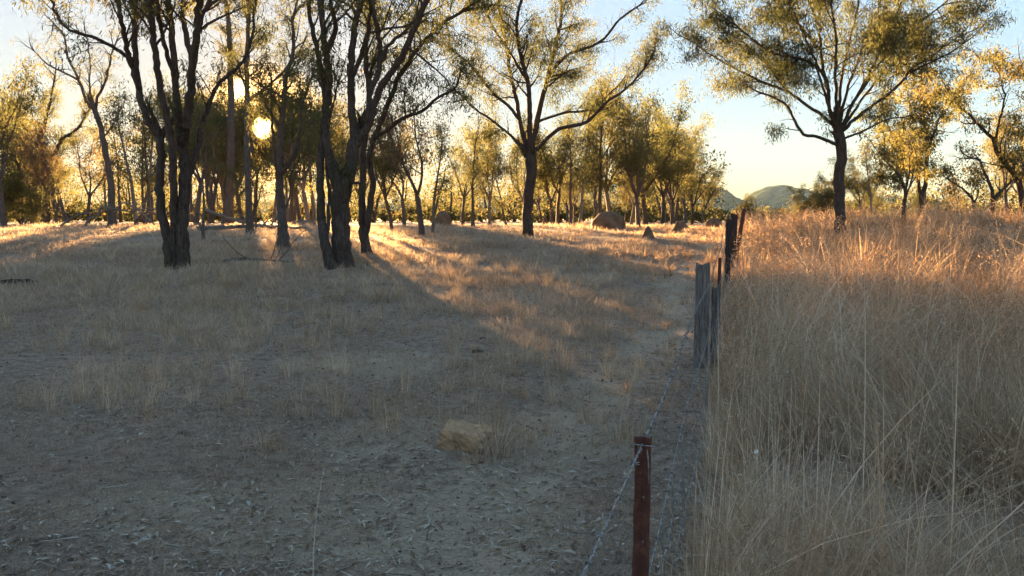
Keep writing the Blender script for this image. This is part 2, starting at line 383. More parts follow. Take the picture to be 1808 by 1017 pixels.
def leaves_obj(p, d, size, g, mat, root, name='crown', hole=None):
    n = len(p); sc = (.6+.8*g.rand(n))[:, None]; a = g.randn(n, 3); a -= (a*d).sum(1)[:, None]*d; a /= np.linalg.norm(a, axis=1)[:, None]
    Lh = size[0]*sc; W = size[1]*sc
    V = np.stack([p, p + d*Lh*.45 + a*W, p + d*Lh, p + d*Lh*.5 - a*W], 1).reshape(-1, 3)
    # darker and lighter clumps: a slow random field plus a per-leaf one
    r = np.clip(.55*vn(p[:, 0]*1.1+p[:, 2]*.7, p[:, 1]*1.1+p[:, 2]*.9, 7) + .45*g.rand(n), 0, 1)
    if hole is not None and n:
        rel = V[::4] + hole - np.array([0, 0, CAMZ]); rel /= np.linalg.norm(rel, axis=1)[:, None]
        keep = (rel @ sd) < math.cos(R(0.75)); V = V.reshape(-1, 4, 3)[keep].reshape(-1, 3); r = r[keep]; n = len(r)
    return quads_obj(name, V, np.arange(n*4).reshape(-1, 4), mat, root, False, {'rnd': np.repeat(r, 4)})

def traced(name, base, limbs, label, seed, bark=None, leafm=None, group=None, Y=None, cat='tree', wscale=1.0, **kw):
    """limbs: (pixels, width0, width1, depth drift, start-of-branching, branch length, parent)"""
    b = hit(*base) if Y is None else None
    if b is None:
        b = P(base[0], base[1], Y); b[2] = float(gz(b[0], b[1]))
    Y = b[1]; T = Tree(seed, **kw); done = []
    for k, (px, w0, w1, dz, st, bl, par) in enumerate(limbs):
        px = np.array(px, float); y0 = Y
        if par is not None:
            q = done[par]; j = int(np.argmin(((q[0]-px[0])**2).sum(1))); y0 = q[1][j]; px[0] = q[0][j]     # start inside the parent limb
        seg = np.concatenate([[0], np.cumsum(np.linalg.norm(np.diff(px, axis=0), axis=1))]); seg = seg/seg[-1]
        pp = smooth_path(np.column_stack([px, y0 + dz*seg**1.2]), 9)
        pts = np.array([P(a, c_, yy) for a, c_, yy in pp])
        done.append((pp[:, :2], pp[:, 2]))
        if par is None: pts[0][2] = min(pts[0][2], float(gz(pts[0][0], pts[0][1]))) - .12
        pts = pts + np.column_stack([T.g.randn(len(pts))*.012, T.g.randn(len(pts))*.03, np.zeros(len(pts))])
        T.limb(pts - b, w0/2/F*Y*wscale, w1/2/F*Y*wscale, st, 0, bl, flare=.55 if par is None else 0)
    root = empty(name, b, label, cat, group)
    hole = b if b[0]/b[1] < 0 else None
    T.w.build('trunk', bark or M_iron, root)
    if T.L: leaves_obj(np.concatenate(T.L), np.concatenate(T.D), T.leaf, T.g, leafm or M_leaf, root, 'crown', hole)
    return root

def z1(l): return [(x*.4918, y*.4918) for x, y in l]            # measured in enlarged crops of the photograph
def z2(l): return [(400+x*.4918, y*.4918) for x, y in l]
def z3(l): return [(750+x*.4916, y*.4916) for x, y in l]
def z4(l): return [(1180+x*.4918, y*.4918) for x, y in l]
def z6(l): return [(1500+x*.295, 150+y*.295) for x, y in l]

# big ironbark, left: two trunks side by side
traced('ironbark_tree', (312, 474), [
    (z1([(612,950),(602,850),(580,760),(574,660),(580,560),(572,490)]), 19, 16, 0, 2, 1, None),
    (z1([(572,490),(520,400),(495,280),(485,150),(480,0),(470,-160),(440,-300)]), 15, 8, 2.0, .45, 2.2, 0),
    (z1([(505,330),(470,230),(445,120),(420,0),(360,-120),(300,-200)]), 11, 5, -1.8, .3, 2.0, 1),
    (z1([(478,225),(430,185),(350,140),(240,100),(180,0),(150,-60)]), 8, 4, -1.2, .3, 1.4, 1),
    (z1([(622,900),(625,800),(622,680),(620,560),(600,420),(578,320),(555,150),(540,0),(540,-200),(570,-320)]), 15, 9, -2.0, .6, 2.2, None),
    (z1([(655,962),(655,800),(662,650),(657,520)]), 22, 20, 0, 2, 1, None),
    (z1([(650,510),(640,400),(628,250),(615,100),(602,0),(600,-160),(640,-300)]), 15, 8, 1.8, .5, 2.2, 5),
    (z1([(630,290),(592,160),(560,0),(520,-150)]), 10, 6, -1.5, .4, 1.8, 6),
    (z1([(662,515),(678,400),(690,250),(708,120),(722,0),(780,-160),(850,-260)]), 18, 9, -2.0, .5, 2.2, 5),
    (z1([(680,230),(668,120),(655,0),(680,-150)]), 13, 7, 2, .4, 1.8, 8),
    (z1([(706,90),(760,-20),(840,-120)]), 9, 5, 1.2, .3, 1.6, 8),
    (z1([(688,690),(702,560),(728,440),(780,310),(860,235),(900,150),(920,0)]), 12, 4, 1.5, .4, 1.3, 5)],
    'tall dark ironbark with two rough trunks standing side by side, left of the glowing sun', 11, nleaf=11, sub=1.1, wscale=.88)

# big ironbark, centre: forked trunk
traced('ironbark_tree', (608, 472), [
    (z2([(425,965),(415,880),(410,800),(408,720)]), 32, 36, 0, 2, 1, None),
    (z2([(400,730),(372,590),(356,480),(357,400),(366,300),(358,200),(346,100),(335,0),(330,-160),(350,-300)]), 18, 8, 1.6, .6, 2.2, 0),
    (z2([(364,200),(392,100),(372,0),(400,-120)]), 11, 6, -1.5, .4, 1.6, 1),
    (z2([(420,730),(436,640),(452,560),(462,500)]), 24, 24, .2, 2, 1, 0),
    (z2([(462,510),(448,400),(447,300),(450,200),(458,100),(482,0),(500,-150),(540,-280)]), 16, 9, 1.5, .55, 2.2, 3),
    (z2([(455,530),(515,440),(545,330),(600,250),(655,150),(720,0),(790,-130),(880,-200)]), 16, 8, -1.8, .5, 2.2, 3),
    (z2([(505,440),(515,330),(545,260),(548,150),(525,0),(530,-150)]), 12, 7, 1.6, .5, 2.0, 5),
    (z2([(470,280),(490,180),(515,60),(520,-80)]), 11, 6, -1.4, .5, 1.6, 4),
    (z2([(550,240),(580,170),(640,110),(700,40),(740,-60)]), 8, 5, .8, .4, 1.5, 6),
    (z2([(500,120),(560,105),(640,95),(700,60)]), 5, 3, -.6, .3, 1.0, 7)],
    'big dark ironbark whose single thick trunk forks low, right of the glowing sun', 12, nleaf=12, sub=1.15, wscale=.9)
traced('leaning_stem_tree', (586, 475), [
    (z2([(378,972),(350,860),(336,700),(338,560),(350,470),(352,330),(330,200),(300,60),(290,-100)]), 17, 6, 1.8, .6, 1.6, None),
    (z2([(352,870),(366,800),(366,700),(358,560),(372,420),(400,300)]), 7, 3, .8, .6, 1.2, 0)],
    'slim dark stem leaning against the left side of the big forked ironbark', 13, nleaf=12)
traced('twin_stem_tree', (650, 448), [
    (z2([(505,912),(490,830),(487,700),(492,560),(502,440),(512,340),(500,200),(520,60),(540,-80)]), 16, 6, 1.2, .6, 1.8, None),
    (z2([(500,880),(512,760),(527,650),(515,580),(530,500),(562,420),(620,275),(695,165),(775,85),(850,40)]), 13, 5, -1.2, .55, 1.8, 0),
    (z2([(530,510),(585,460),(640,420),(700,398),(760,350),(820,320)]), 7, 4, -.8, .4, 1.0, 1)],
    'dark tree with two close slim stems and one long curved limb', 14, nleaf=24, sub=1.3)
traced('gum_tree', (500, 437), [
    (z2([(205,888),(200,780),(190,650),(194,520),(202,400),(215,280),(240,180),(235,60)]), 18, 5, 1.5, .5, 1.8, None),
    (z2([(200,680),(170,540),(165,440),(160,330)]), 8, 3, -1, .5, 1.3, 0),
    (z2([(203,640),(240,560),(262,480),(270,380),(310,260)]), 9, 3, 1.2, .4, 1.4, 0),
    (z2([(200,780),(228,700),(232,620),(280,560)]), 4, 2, .6, .4, .9, 0)],
    'small grey gum with spreading branches standing just right of the low sun', 15, M_grey, nleaf=14, sub=1.1)
traced('gum_tree', (439, 413), [
    (z2([(83,842),(80,700),(75,550),(74,400),(74,200),(82,50),(90,-120)]), 12, 5, .8, .55, 1.8, None),
    (z2([(74,360),(120,330),(190,270),(260,190)]), 6, 3, 1, .3, 1.2, 0)],
    'straight slim pole-like trunk just left of the low sun', 16, M_grey, nleaf=24, sub=1.3)
traced('gum_tree', (403, 398), [
    (z1([(818,808),(822,700),(828,560),(830,400),(826,200),(818,60),(800,-80)]), 17, 6, 1, .6, 2.0, None),
    (z1([(828,720),(860,650),(880,600),(900,540)]), 10, 4, .8, .5, 1.0, 0),
    (z1([(800,780),(795,660),(770,560),(765,480)]), 6, 3, -.8, .5, 1.0, 0)],
    'thick based grey gum with a tall straight trunk behind the fallen log', 17, M_grey, nleaf=24, sub=1.3)
traced('gum_tree', (198, 400), [
    (z1([(405,812),(400,690),(386,580),(362,460),(342,398)]), 13, 9, 0, 2, 1, None),
    (z1([(342,400),(310,360),(285,290),(245,210),(230,130),(190,80)]), 6, 2.5, 1, .3, 1.6, 0),
    (z1([(285,300),(230,260),(170,230),(120,180)]), 4, 2, -1, .3, 1.2, 1),
    (z1([(345,400),(350,350),(380,290),(400,200),(420,150)]), 5, 2.5, -1.2, .3, 1.6, 0),
    (z1([(325,380),(320,300),(325,220),(310,120)]), 4, 2, 1.5, .3, 1.4, 0),
    (z1([(375,500),(400,460),(430,400)]), 3, 2, .6, .3, 1.0, 0)],
    'leaning grey gum with a thin open fan of bare branches, left of the two-trunked ironbark', 18, M_grey, nleaf=8, dens=.45, order=2)
traced('gum_tree', (80, 397), [
    (z1([(162,808),(168,700),(165,600),(150,500),(148,480)]), 13, 8, 0, 2, 1, None),
    (z1([(158,590),(200,540),(220,500),(280,460),(330,380)]), 6, 3, 1, .2, 1.6, 0),
    (z1([(152,540),(110,500),(60,460),(20,400)]), 6, 3, -1, .2, 1.6, 0),
    (z1([(150,500),(170,400),(190,320),(200,250)]), 5, 2.5, 1, .2, 1.6, 0),
    (z1([(150,790),(110,680),(60,590),(30,520),(10,430)]), 8, 3, -1.2, .4, 1.6, 0)],
    'low forked gum with crooked dark limbs near the left edge', 19, M_iron, M_leafy, nleaf=18, sub=1.2)
# centre-right solitary tree
traced('ironbark_tree', (932, 417), [
    (z3([(368,843),(368,760),(374,680),(382,610),(378,560)]), 16, 20, 0, 2, 1, None),
    (z3([(362,570),(348,470),(332,370),(305,250),(292,150),(270,50),(260,-60)]), 9, 4, 1.5, .35, 1.8, 0),
    (z3([(360,560),(300,480),(240,430),(180,390),(130,340)]), 6, 3, -1.2, .35, 1.3, 0),
    (z3([(345,440),(300,380),(240,330),(180,250),(100,180),(40,140)]), 6, 3, 1.4, .3, 1.5, 1),
    (z3([(375,570),(376,400),(370,300),(345,200),(330,80),(360,-50)]), 10, 4, -1.5, .35, 1.9, 0),
    (z3([(388,560),(410,400),(440,280),(472,150),(490,50),(480,-60)]), 11, 4, 1.2, .4, 1.8, 0),
    (z3([(395,560),(412,525),(480,465),(580,438),(650,370),(730,312),(800,230)]), 8, 3, -1.2, .4, 1.4, 0),
    (z3([(428,450),(500,405),(580,395),(650,350),(700,300)]), 5, 3, 1.5, .3, 1.2, 5),
    (z3([(440,290),(510,200),(630,150),(700,70),(770,20)]), 6, 3, -1, .35, 1.3, 5),
    (z3([(370,300),(300,180),(240,90),(200,-20)]), 5, 3, 1.5, .3, 1.6, 4)],
    'dark ironbark with a single trunk and wide fan of limbs standing alone in mid clearing', 20, nleaf=18, sub=1.4)
# right solitary tree behind the tall grass
traced('ironbark_tree', (1483, 385), [
    (z4([(612,860),(615,800),(614,700),(612,620),(622,550),(612,480)]), 17, 19, 0, 2, 1, None),
    (z4([(592,520),(540,492),(485,482),(455,435),(430,385),(380,350),(320,330)]), 6, 3, -.8, .45, 1.0, 0),
    (z4([(600,480),(560,420),(500,380),(430,330),(330,290),(230,240),(160,200),(90,150)]), 6.5, 2.5, 1.2, .4, 1.6, 0),
    (z4([(600,460),(580,400),(575,330),(550,255),(480,212),(380,192),(300,140),(240,90)]), 6.5, 2.5, -1.4, .4, 1.6, 0),
    (z4([(578,320),(548,200),(542,100),(500,0),(440,-80),(400,-120)]), 6.5, 2.5, 1.4, .35, 1.9, 3),
    (z4([(610,460),(600,300),(602,150),(585,0),(580,-110)]), 6.5, 2.5, -1.8, .35, 2.0, 0),
    (z4([(615,460),(620,300),(650,150),(680,20),(700,-100)]), 6.5, 2.5, 2.0, .35, 2.0, 0),
    (z4([(622,470),(660,380),(730,250),(790,120),(850,-20),(880,-90)]), 6.5, 2.5, -1.4, .35, 1.9, 0),
    (z4([(622,475),(690,410),(800,330),(870,250),(960,190),(1040,130)]), 6.5, 2.5, 1.0, .4, 1.6, 0),
    (z4([(628,500),(700,470),(780,430),(850,420)]), 4, 2, -.8, .5, .9, 0),
    (z4([(545,170),(460,80),(380,0),(330,-60)]), 6, 3, -1, .3, 1.7, 4),
    (z4([(690,350),(780,200),(880,100),(980,20)]), 5, 3, 1.4, .3, 1.7, 7),
    (z4([(618,440),(640,330),(690,200),(740,80),(770,-40)]), 5.5, 2, 1.6, .3, 1.7, 0),
    (z4([(612,440),(560,330),(520,200),(470,90),(430,0)]), 5.5, 2, -1.6, .3, 1.7, 0),
    (z4([(645,420),(740,300),(850,190),(950,80),(1020,40)]), 5.5, 2, 1.2, .3, 1.7, 0),
    (z4([(430,330),(350,230),(270,150),(200,110)]), 4, 2, 1.0, .2, 1.5, 2),
    (z4([(850,265),(930,230),(1010,190),(1070,150)]), 4, 2, -1.0, .2, 1.3, 8)],
    'large spreading dark gum with umbrella crown rising from the tall grass right of the fence', 21, Y=25, nleaf=24, dens=1.0, sub=1.2)
traced('gum_tree', (1628, 385), [
    (z6([(435,830),(437,700),(460,540),(465,390)]), 9, 6, 0, 2, 1, None),
    (z6([(465,400),(500,300),(560,150),(620,60),(680,0),(720,-60)]), 5, 2, 1.2, .3, 1.7, 0),
    (z6([(460,400),(450,250),(440,100),(430,-50),(400,-150)]), 4, 2, -1.2, .3, 1.7, 0),
    (z6([(432,740),(415,600),(400,480),(345,420),(285,340),(210,200)]), 6, 3, -1, .4, 1.7, 0),
    (z6([(400,470),(380,330),(375,200),(350,50)]), 4, 2, 1.4, .3, 1.6, 3)],
    'tall twin-limbed gum with golden leaves behind the right of the spreading gum', 22, Y=36, leafm=M_leafy, nleaf=15, leaf=(.16, .022), sub=1.2)
traced('gum_tree', (1596, 392), [
    (z6([(320,850),(326,750),(332,640),(310,560),(280,520),(200,440)]), 8, 3, 0, .5, 1.6, None),
    (z6([(330,650),(350,560),(360,450),(350,350)]), 4, 2, 1.2, .2, 1.5, 0)],
    'short dark-trunked gum just left of the tall golden gum', 23, Y=31, leafm=M_leafy, nleaf=22, leaf=(.15, .022))
traced('gum_tree', (1812, 372), [
    (z6([(1060,800),(1040,700),(1010,580),(900,430),(850,320),(740,205),(640,110)]), 13, 3, 0, .35, 1.8, None),
    (z6([(1010,580),(1060,450),(1090,300),(1080,100),(1050,-60)]), 8, 3, 1.2, .3, 1.9, 0),
    (z6([(860,340),(900,200),(930,60),(900,-60)]), 5, 2, -1.2, .3, 1.7, 0),
    (z6([(760,225),(690,230),(620,190)]), 3, 1, .5, .3, .8, 0)],
    'dark gum leaning in from the right edge of the view', 24, Y=30, nleaf=22, leaf=(.15, .022), sub=1.1)
traced('gum_tree', (1753, 376), [
    (z6([(855,790),(860,710),(900,640),(960,585),(980,520)]), 8, 3, 0, .5, 1.2, None),
    (z6([(862,690),(840,590),(800,520),(780,450),(740,440)]), 6, 3, .8, .4, 1.2, 0)],
    'low crooked dark-limbed gum beside the right edge', 25, Y=34, nleaf=12, leaf=(.15, .022), leafm=M_dry)
traced('gum_tree', (1720, 378), [
    (z6([(752,790),(742,710),(700,640),(610,580)]), 6, 2, 0, .4, 1.3, None),
    (z6([(745,720),(770,640),(760,560)]), 3, 1.5, .8, .3, 1.0, 0)],
    'low thin gum with a branch arching left in the scrub on the right', 26, Y=36, nleaf=14, leaf=(.15, .022), leafm=M_leafy)

# ---- archetypes for the woodland behind, copied object by object
def archetype(seed, kind, bark, leafm, H=9.0):
    T = Tree(seed, leaf=(.20, .03), nleaf=dict(dense=9, umbrella=16, dead=0, sparse=6).get(kind, 11), spread=.30, twig=.8, order=2, sides=7, dens=.9)
    g = T.g
    if kind == 'straight':
        p = walk(g, np.array([0, 0, -.2]), [g.randn()*.05, g.randn()*.05, 1], H*.8, 12, .03, .05); T.limb(p, .15, .04, .42, 0, H*.27, flare=.3)
    elif kind == 'lean':
        p = walk(g, np.array([0, 0, -.2]), [.35, 0, 1], H*.8, 12, .06, .03); T.limb(p, .16, .04, .4, 0, H*.28, flare=.3)
    elif kind == 'dead':
        p = walk(g, np.array([0, 0, -.2]), [.1, 0, 1], H*.7, 12, .08, .05); T.limb(p, .12, .02, .2, 0, H*.25, flare=.2)
        p = walk(g, np.array([0, 0, -.2]), [-.3, .2, 1], H*.5, 12, .1, .05); T.limb(p, .07, .015, .3, 0, H*.2)
    elif kind == 'umbrella':
        p = walk(g, np.array([0, 0, -.2]), [g.randn()*.06, g.randn()*.06, 1], H*.52, 9, .05, .05); T.limb(p, .16, .11, 2, 0, 1, flare=.3, ext=False)
        for a in range(6):
            th = a*1.05 + g.rand(); q = walk(g, p[-1], [.8*math.cos(th), .8*math.sin(th), 1], H*.42, 9, .10, .05); T.limb(q, .06, .02, .2, 0, H*.22)
    elif kind == 'bush':
        for a in range(5):
            th = a*1.26 + g.rand(); p = walk(g, np.array([0, 0, -.1]), [.45*math.cos(th), .45*math.sin(th), 1], H*.7, 8, .12, .03); T.limb(p, .06, .02, .15, 0, H*.3)
    else:
        fk = H*(.25+.15*g.rand()); p = walk(g, np.array([0, 0, -.2]), [g.randn()*.08, g.randn()*.08, 1], fk, 7, .05, .05); T.limb(p, .18, .14, 2, 0, 1, flare=.3, ext=False)
        for a in range(4 if kind != 'sparse' else 3):
            th = a*1.7 + g.rand(); q = walk(g, p[-1], [.55*math.cos(th), .55*math.sin(th), 1], H*(.5+.12*g.rand()), 12, .10, .05); T.limb(q, .10, .03, .28, 0, H*.26)
    allp = np.concatenate(T.w.V); top = allp[:, 2].max()
    return T, bark, leafm, top
ARCH = {}
for k, (kind, bk, lm) in enumerate([('straight', M_grey, M_leaf), ('straight', M_pale, M_leafy), ('fork', M_grey, M_leafy), ('fork', M_grey, M_leaf),
                                    ('fork', M_pale, M_leafy), ('lean', M_grey, M_leafy), ('dense', M_grey, M_leaf), ('dense', M_iron, M_leafy),
                                    ('sparse', M_grey, M_dry), ('umbrella', M_grey, M_leaf), ('umbrella', M_pale, M_leafy), ('dead', M_dead, M_leaf), ('bush', M_grey, M_leafy), ('bush', M_grey, M_leaf)]):
    ARCH.setdefault(kind, []).append(list(archetype(100+k, kind, bk, lm)) + [None])
def plant(kind, idx, px, Y, top, label, group=None, name='gum_tree', cat='tree', rot=None, seed=0):
    a = ARCH[kind][idx % len(ARCH[kind])]; b = P(px, 385, Y); b[2] = float(gz(b[0], b[1]))
    h = P(px, top, Y)[2] - b[2]; sc = h/a[3]; g = np.random.RandomState(seed + int(abs(px)*7+Y*13))
    root = empty(name, b, label, cat, group); rz = g.rand()*6.28 if rot is None else rot
    if a[4] is None:
        T = a[0]; wo = T.w.build('trunk', a[1], None); co = leaves_obj(np.concatenate(T.L), np.concatenate(T.D), T.leaf, T.g, a[2], None, 'crown') if T.L else None
        a[4] = (wo, co); new = (wo, co)
    else:
        new = tuple(o.copy() if o else None for o in a[4])
        for o in new:
            if o: C.objects.link(o)
    for o in new:
        if o: o.parent = root
    root.rotation_euler = (0, 0, rz); root.scale = (sc*.95, sc*.95, sc)
    # open the sun's gap in crowns that would hide it
    if abs(px-465) < 90 + 60 and new[1] is not None:
        o = new[1]; Mx = Matrix.LocRotScale(root.location, root.rotation_euler, root.scale); me = o.data
        co = np.empty(len(me.vertices)*3, np.float32); me.vertices.foreach_get('co', co); co = co.reshape(-1, 3)
        M3 = np.array(Mx); wv_ = co @ M3[:3, :3].T + M3[:3, 3]; rel = wv_ - np.array([0, 0, CAMZ]); rel /= np.linalg.norm(rel, axis=1)[:, None]
        badv = ((rel @ sd) > math.cos(R(0.75))).reshape(-1, 4).any(1)
        if badv.any():
            at = np.empty(len(me.vertices), np.float32); me.attributes['rnd'].data.foreach_get('value', at)
            V = co.reshape(-1, 4, 3)[~badv].reshape(-1, 3); n = len(V)//4
            q = quads_obj('crown', V, np.arange(n*4).reshape(-1, 4), me.materials[0], root, False, {'rnd': at.reshape(-1, 4)[~badv].ravel()})
            if a[4][1] is o: a[4] = (a[4][0], q) if False else a[4]
            if a[4][1] is not o: bpy.data.objects.remove(o)
            else: a[4] = (a[4][0], q); bpy.data.objects.remove(o)
    return root

MID = [ # kind, idx, px, depth, top y, label
 ('fork', 1, 6, 40, 90, 'dark gum with bushy crown cut by the left edge'),
 ('bush', 0, 38, 44, 240, 'low golden-green shrub between the left edge and the crooked forked gum'),
 ('straight', 1, 242, 42, 130, 'straight dark trunk close behind the left of the two-trunked ironbark'),
 ('straight', 0, 262, 44, 140, 'second straight trunk beside the fallen grey branches, nearer the ironbark'),
 ('dead', 0, 358, 27, 205, 'bleached dead sapling with many bare stems right of the two-trunked ironbark'),
 ('fork', 0, 345, 52, 120, 'backlit golden gum seen between the ironbark and the sun'),
 ('fork', 1, 452, 36, 262, 'dark straight trunk directly under the low sun'),
 ('lean', 0, 520, 55, 150, 'leaning gum far behind the low sun'),
 ('fork', 2, 545, 50, 130, 'pale forked gum in the glow between the sun and the forked ironbark'),
 ('fork', 0, 692, 34, 190, 'grey forked gum right of the twin-stemmed tree'),
 ('sparse', 0, 714, 46, 180, 'thin sparse gum behind the gap right of the forked ironbark'),
 ('sparse', 0, 745, 30, 100, 'thin open-branched sapling left of the earth mound'),
 ('straight', 1, 763, 32, 190, 'slim dark stem immediately left of the dome behind the grass'),
 ('straight', 0, 835, 40, 165, 'slim straight gum left of the solitary mid-clearing ironbark'),
 ('fork', 0, 818, 52, 215, 'golden forked gum behind the slim straight one'),
 ('fork', 2, 866, 46, 205, 'pale forked gum nearest left of the solitary mid-clearing ironbark'),
 ('lean', 0, 895, 48, 260, 'leaning reddish gum behind the solitary ironbark trunk'),
 ('fork', 1, 985, 50, 190, 'gum with dark forked limbs right of the solitary ironbark trunk'),
 ('straight', 0, 1008, 45, 175, 'left one of two parallel straight trunks left of the large termite mound'),
 ('straight', 1, 1022, 45, 160, 'right one of two parallel straight trunks left of the large termite mound'),
 ('lean', 0, 1064, 42, 120, 'leaning gum rising directly behind the large termite mound'),
 ('fork', 2, 1078, 48, 140, 'pale gum behind the right half of the large termite mound'),
 ('dense', 0, 1128, 40, 150, 'dense dark-crowned gum right of the large termite mound'),
 ('dense', 1, 1140, 46, 130, 'tallest dense crowned gum of the clump above the small cone mounds'),
 ('dense', 0, 1188, 48, 200, 'round dense gum above the small cone mounds'),
 ('dense', 1, 1170, 60, 165, 'distant dense gum behind the clump above the cone mounds'),
 ('dense', 1, 1222, 50, 238, 'outermost leafy gum of the clump before the gap with the hills'),
 ('fork', 0, 1240, 60, 290, 'small golden gum at the left end of the hills gap'),
 ('bush', 1, 1322, 75, 340, 'small yellow bush-like tree standing in front of the hills'),
 ('bush', 1, 1450, 48, 300, 'round dark green shrubby tree left of the spreading gum trunk'),
 ('bush', 0, 1425, 52, 318, 'lower left part-hidden shrubby tree beside the round dark green one'),
 ('straight', 1, 1540, 44, 225, 'slim dark gum immediately right of the spreading gum trunk'),
 ('fork', 0, 1520, 55, 262, 'small golden gum right behind the spreading gum trunk'),
 ('fork', 0, 1588, 52, 200, 'golden gum behind the short dark-trunked gum'),
 ('sparse', 0, 1690, 55, 300, 'thin pale crowned gum in the scrub left of the low crooked gum'),
 ('fork', 1, 1775, 50, 190, 'bushy gum behind the low crooked gum at the right'),
 ('dense', 1, 1800, 60, 215, 'dense gum at the far right behind the leaning one'),
 ('bush', 0, 1660, 52, 345, 'low green shrub behind the tall golden gum'),
 ('dense', 0, 395, 70, 185, 'added dense distant crown left of the low sun, shading the foreground'),  # this crown and the next are added to block sun on the left foreground
 ('dense', 1, 428, 76, 180, 'added dense distant crown at the left side of the glow, shading the foreground'),
 ('bush', 0, 1500, 60, 350, 'low shrub right at the base of the spreading gum'),
]
for t in MID: plant(*t[:6], name='shrub' if t[0] == 'bush' else ('dead_sapling' if t[0] == 'dead' else 'gum_tree'), cat='shrub' if t[0] == 'bush' else 'tree')
g = np.random.RandomState(5)
GL = 'slender backlit gum among many in the woodland behind the clearing'
for k in range(62):
    px = g.uniform(-260, 1230); Y = g.uniform(46, 85)
    top = g.uniform(120, 240) if px < 680 else g.uniform(200, 300)
    if abs(px-465) < 16 or (715 < px < 890 and k % 2): continue
    kd = ['straight', 'fork', 'fork', 'straight' if px < 700 else 'dense', 'lean', 'sparse'][g.randint(6)]
    plant(kd, g.randint(4), px, Y, top, GL, 'gums of the woodland behind the clearing', seed=k)
g2 = np.random.RandomState(9)
for k, px in enumerate([376, 402, 428, 508, 530, 556, 590, 340, 446, 484]):  # gums added so their high crowns keep low sun off the foreground
    Y = g2.uniform(60, 80); top = 385 - (10.4+.9*g2.rand())/Y*F
    plant('umbrella', k, px, Y, top, 'added high-crowned gum with a bare trunk beyond the big ironbarks, shading the foreground', 'high-crowned gums added beyond the ironbarks to shade the foreground', seed=k)
for k in range(16):
    px = g.uniform(1500, 2050); Y = g.uniform(55, 85); top = g.uniform(285, 340)
    plant(['straight', 'fork', 'dense', 'sparse'][g.randint(4)], g.randint(4), px, Y, top, 'small gum in the woodland far behind the tall grass at right', 'small gums behind the tall grass', seed=k)

# ---- far woodland read as one mass
def far_wood():
    g = np.random.RandomState(77); P_ = []; D_ = []; tb = Tubes()
    for k in range(1700):
        if 300 < k < 620: continue
        Y = g.uniform(74, 170) if k < 1300 else g.uniform(70, 95); px = g.uniform(-500, 2300); b = P(px, 385, Y); b[2] = float(gz(b[0], b[1]))
        if 1255 < px < 1420: h = g.uniform(1.0, 2.2)
        elif px > 1420: h = g.uniform(2.5, 5)
        else: h = g.uniform(4, 8.5)
        if k > 620: h = g.uniform(.8, 2.3) if not 1255 < px < 1420 else 1.2
        if h > 3: tb.add(walk(g, b, [g.randn()*.15, 0, 1], h*.8, 4, .08, 0), np.linspace(.16, .05, 5), 4, caps=False)
        n = int(60 + h*60); c = b + np.array([0, 0, h*.6]); cl = g.randint(5, 9)
        cc = c + g.randn(cl, 3)*np.array([h*.28, h*.28, h*.24]); cc[:, 2] = np.maximum(cc[:, 2], b[2]+.3)
        p = cc[g.randint(cl, size=n)] + g.randn(n, 3)*h*.10; p[:, 2] = np.maximum(p[:, 2], b[2]+.05); P_.append(p)
        d = g.randn(n, 3) + np.array([0, 0, -.5]); D_.append(d/np.linalg.norm(d, axis=1)[:, None])
    p = np.concatenate(P_); d = np.concatenate(D_); n = len(p); a = g.randn(n, 3); a -= (a*d).sum(1)[:, None]*d; a /= np.linalg.norm(a, axis=1)[:, None]
    sc = (.5+g.rand(n))[:, None]*.3
    V = np.stack([p, p+d*sc*.4+a*sc*.25, p+d*sc, p+d*sc*.5-a*sc*.25], 1).reshape(-1, 3)
    o = quads_obj('far_woodland', V, np.arange(n*4).reshape(-1, 4), M_leaf, None, False, {'rnd': np.repeat(g.rand(n), 4)})
    tag(o, 'far woodland closing the view behind the countable trees', 'woodland', kind='stuff')
    t = tb.build('tree_trunks', M_grey, o); tag(t, kind='stuff')
far_wood()

# ------------------------------------------------------------------ termite mounds, rock, dung, logs
def lathe_lump(name, loc, prof, mat, label, cat, seed, squash=(1, 1), lumps=.12, group=None, rot=0, seg=28, tilt=(0, 0)):
    g = np.random.RandomState(seed); V = []; F_ = []
    nr = len(prof)
    for k, (r, z) in enumerate(prof):
        for a in range(seg):
            th = a/seg*2*math.pi; n_ = 1 + lumps*(2*vn(np.array([math.cos(th)*2+z*3+seed]), np.array([math.sin(th)*2+z*2]), seed)[0]-1) + lumps*.5*(g.rand()-.5)
            V.append((r*math.cos(th)*n_*squash[0] + tilt[0]*z, r*math.sin(th)*n_*squash[1] + tilt[1]*z, z*(1+.06*(g.rand()-.5))))
    for k in range(nr-1):
        for a in range(seg): b = (a+1) % seg; F_.append((k*seg+a, k*seg+b, (k+1)*seg+b, (k+1)*seg+a))
    V.append((tilt[0]*prof[-1][1], tilt[1]*prof[-1][1], prof[-1][1]*1.02)); 
    t = Tubes(); t.raw(V, F_ + [((nr-1)*seg+a, (nr-1)*seg+(a+1) % seg, nr*seg) for a in range(seg)])
    o = t.build(name, mat, None, True); o.location = [float(v) for v in loc]; o.rotation_euler[2] = rot
    return tag(o, label, cat, group)
def dome(R_, H_): return [(R_*1.02, -.25)] + [(R_*math.cos(a)**.75, H_*math.sin(a)) for a in np.linspace(.05, 1.45, 14)]
def cone(R_, H_): return [(R_*1.1, -.2)] + [(R_*(1-t)**.75*(1+.0*t)+.02, H_*t) for t in np.linspace(0, .97, 12)]
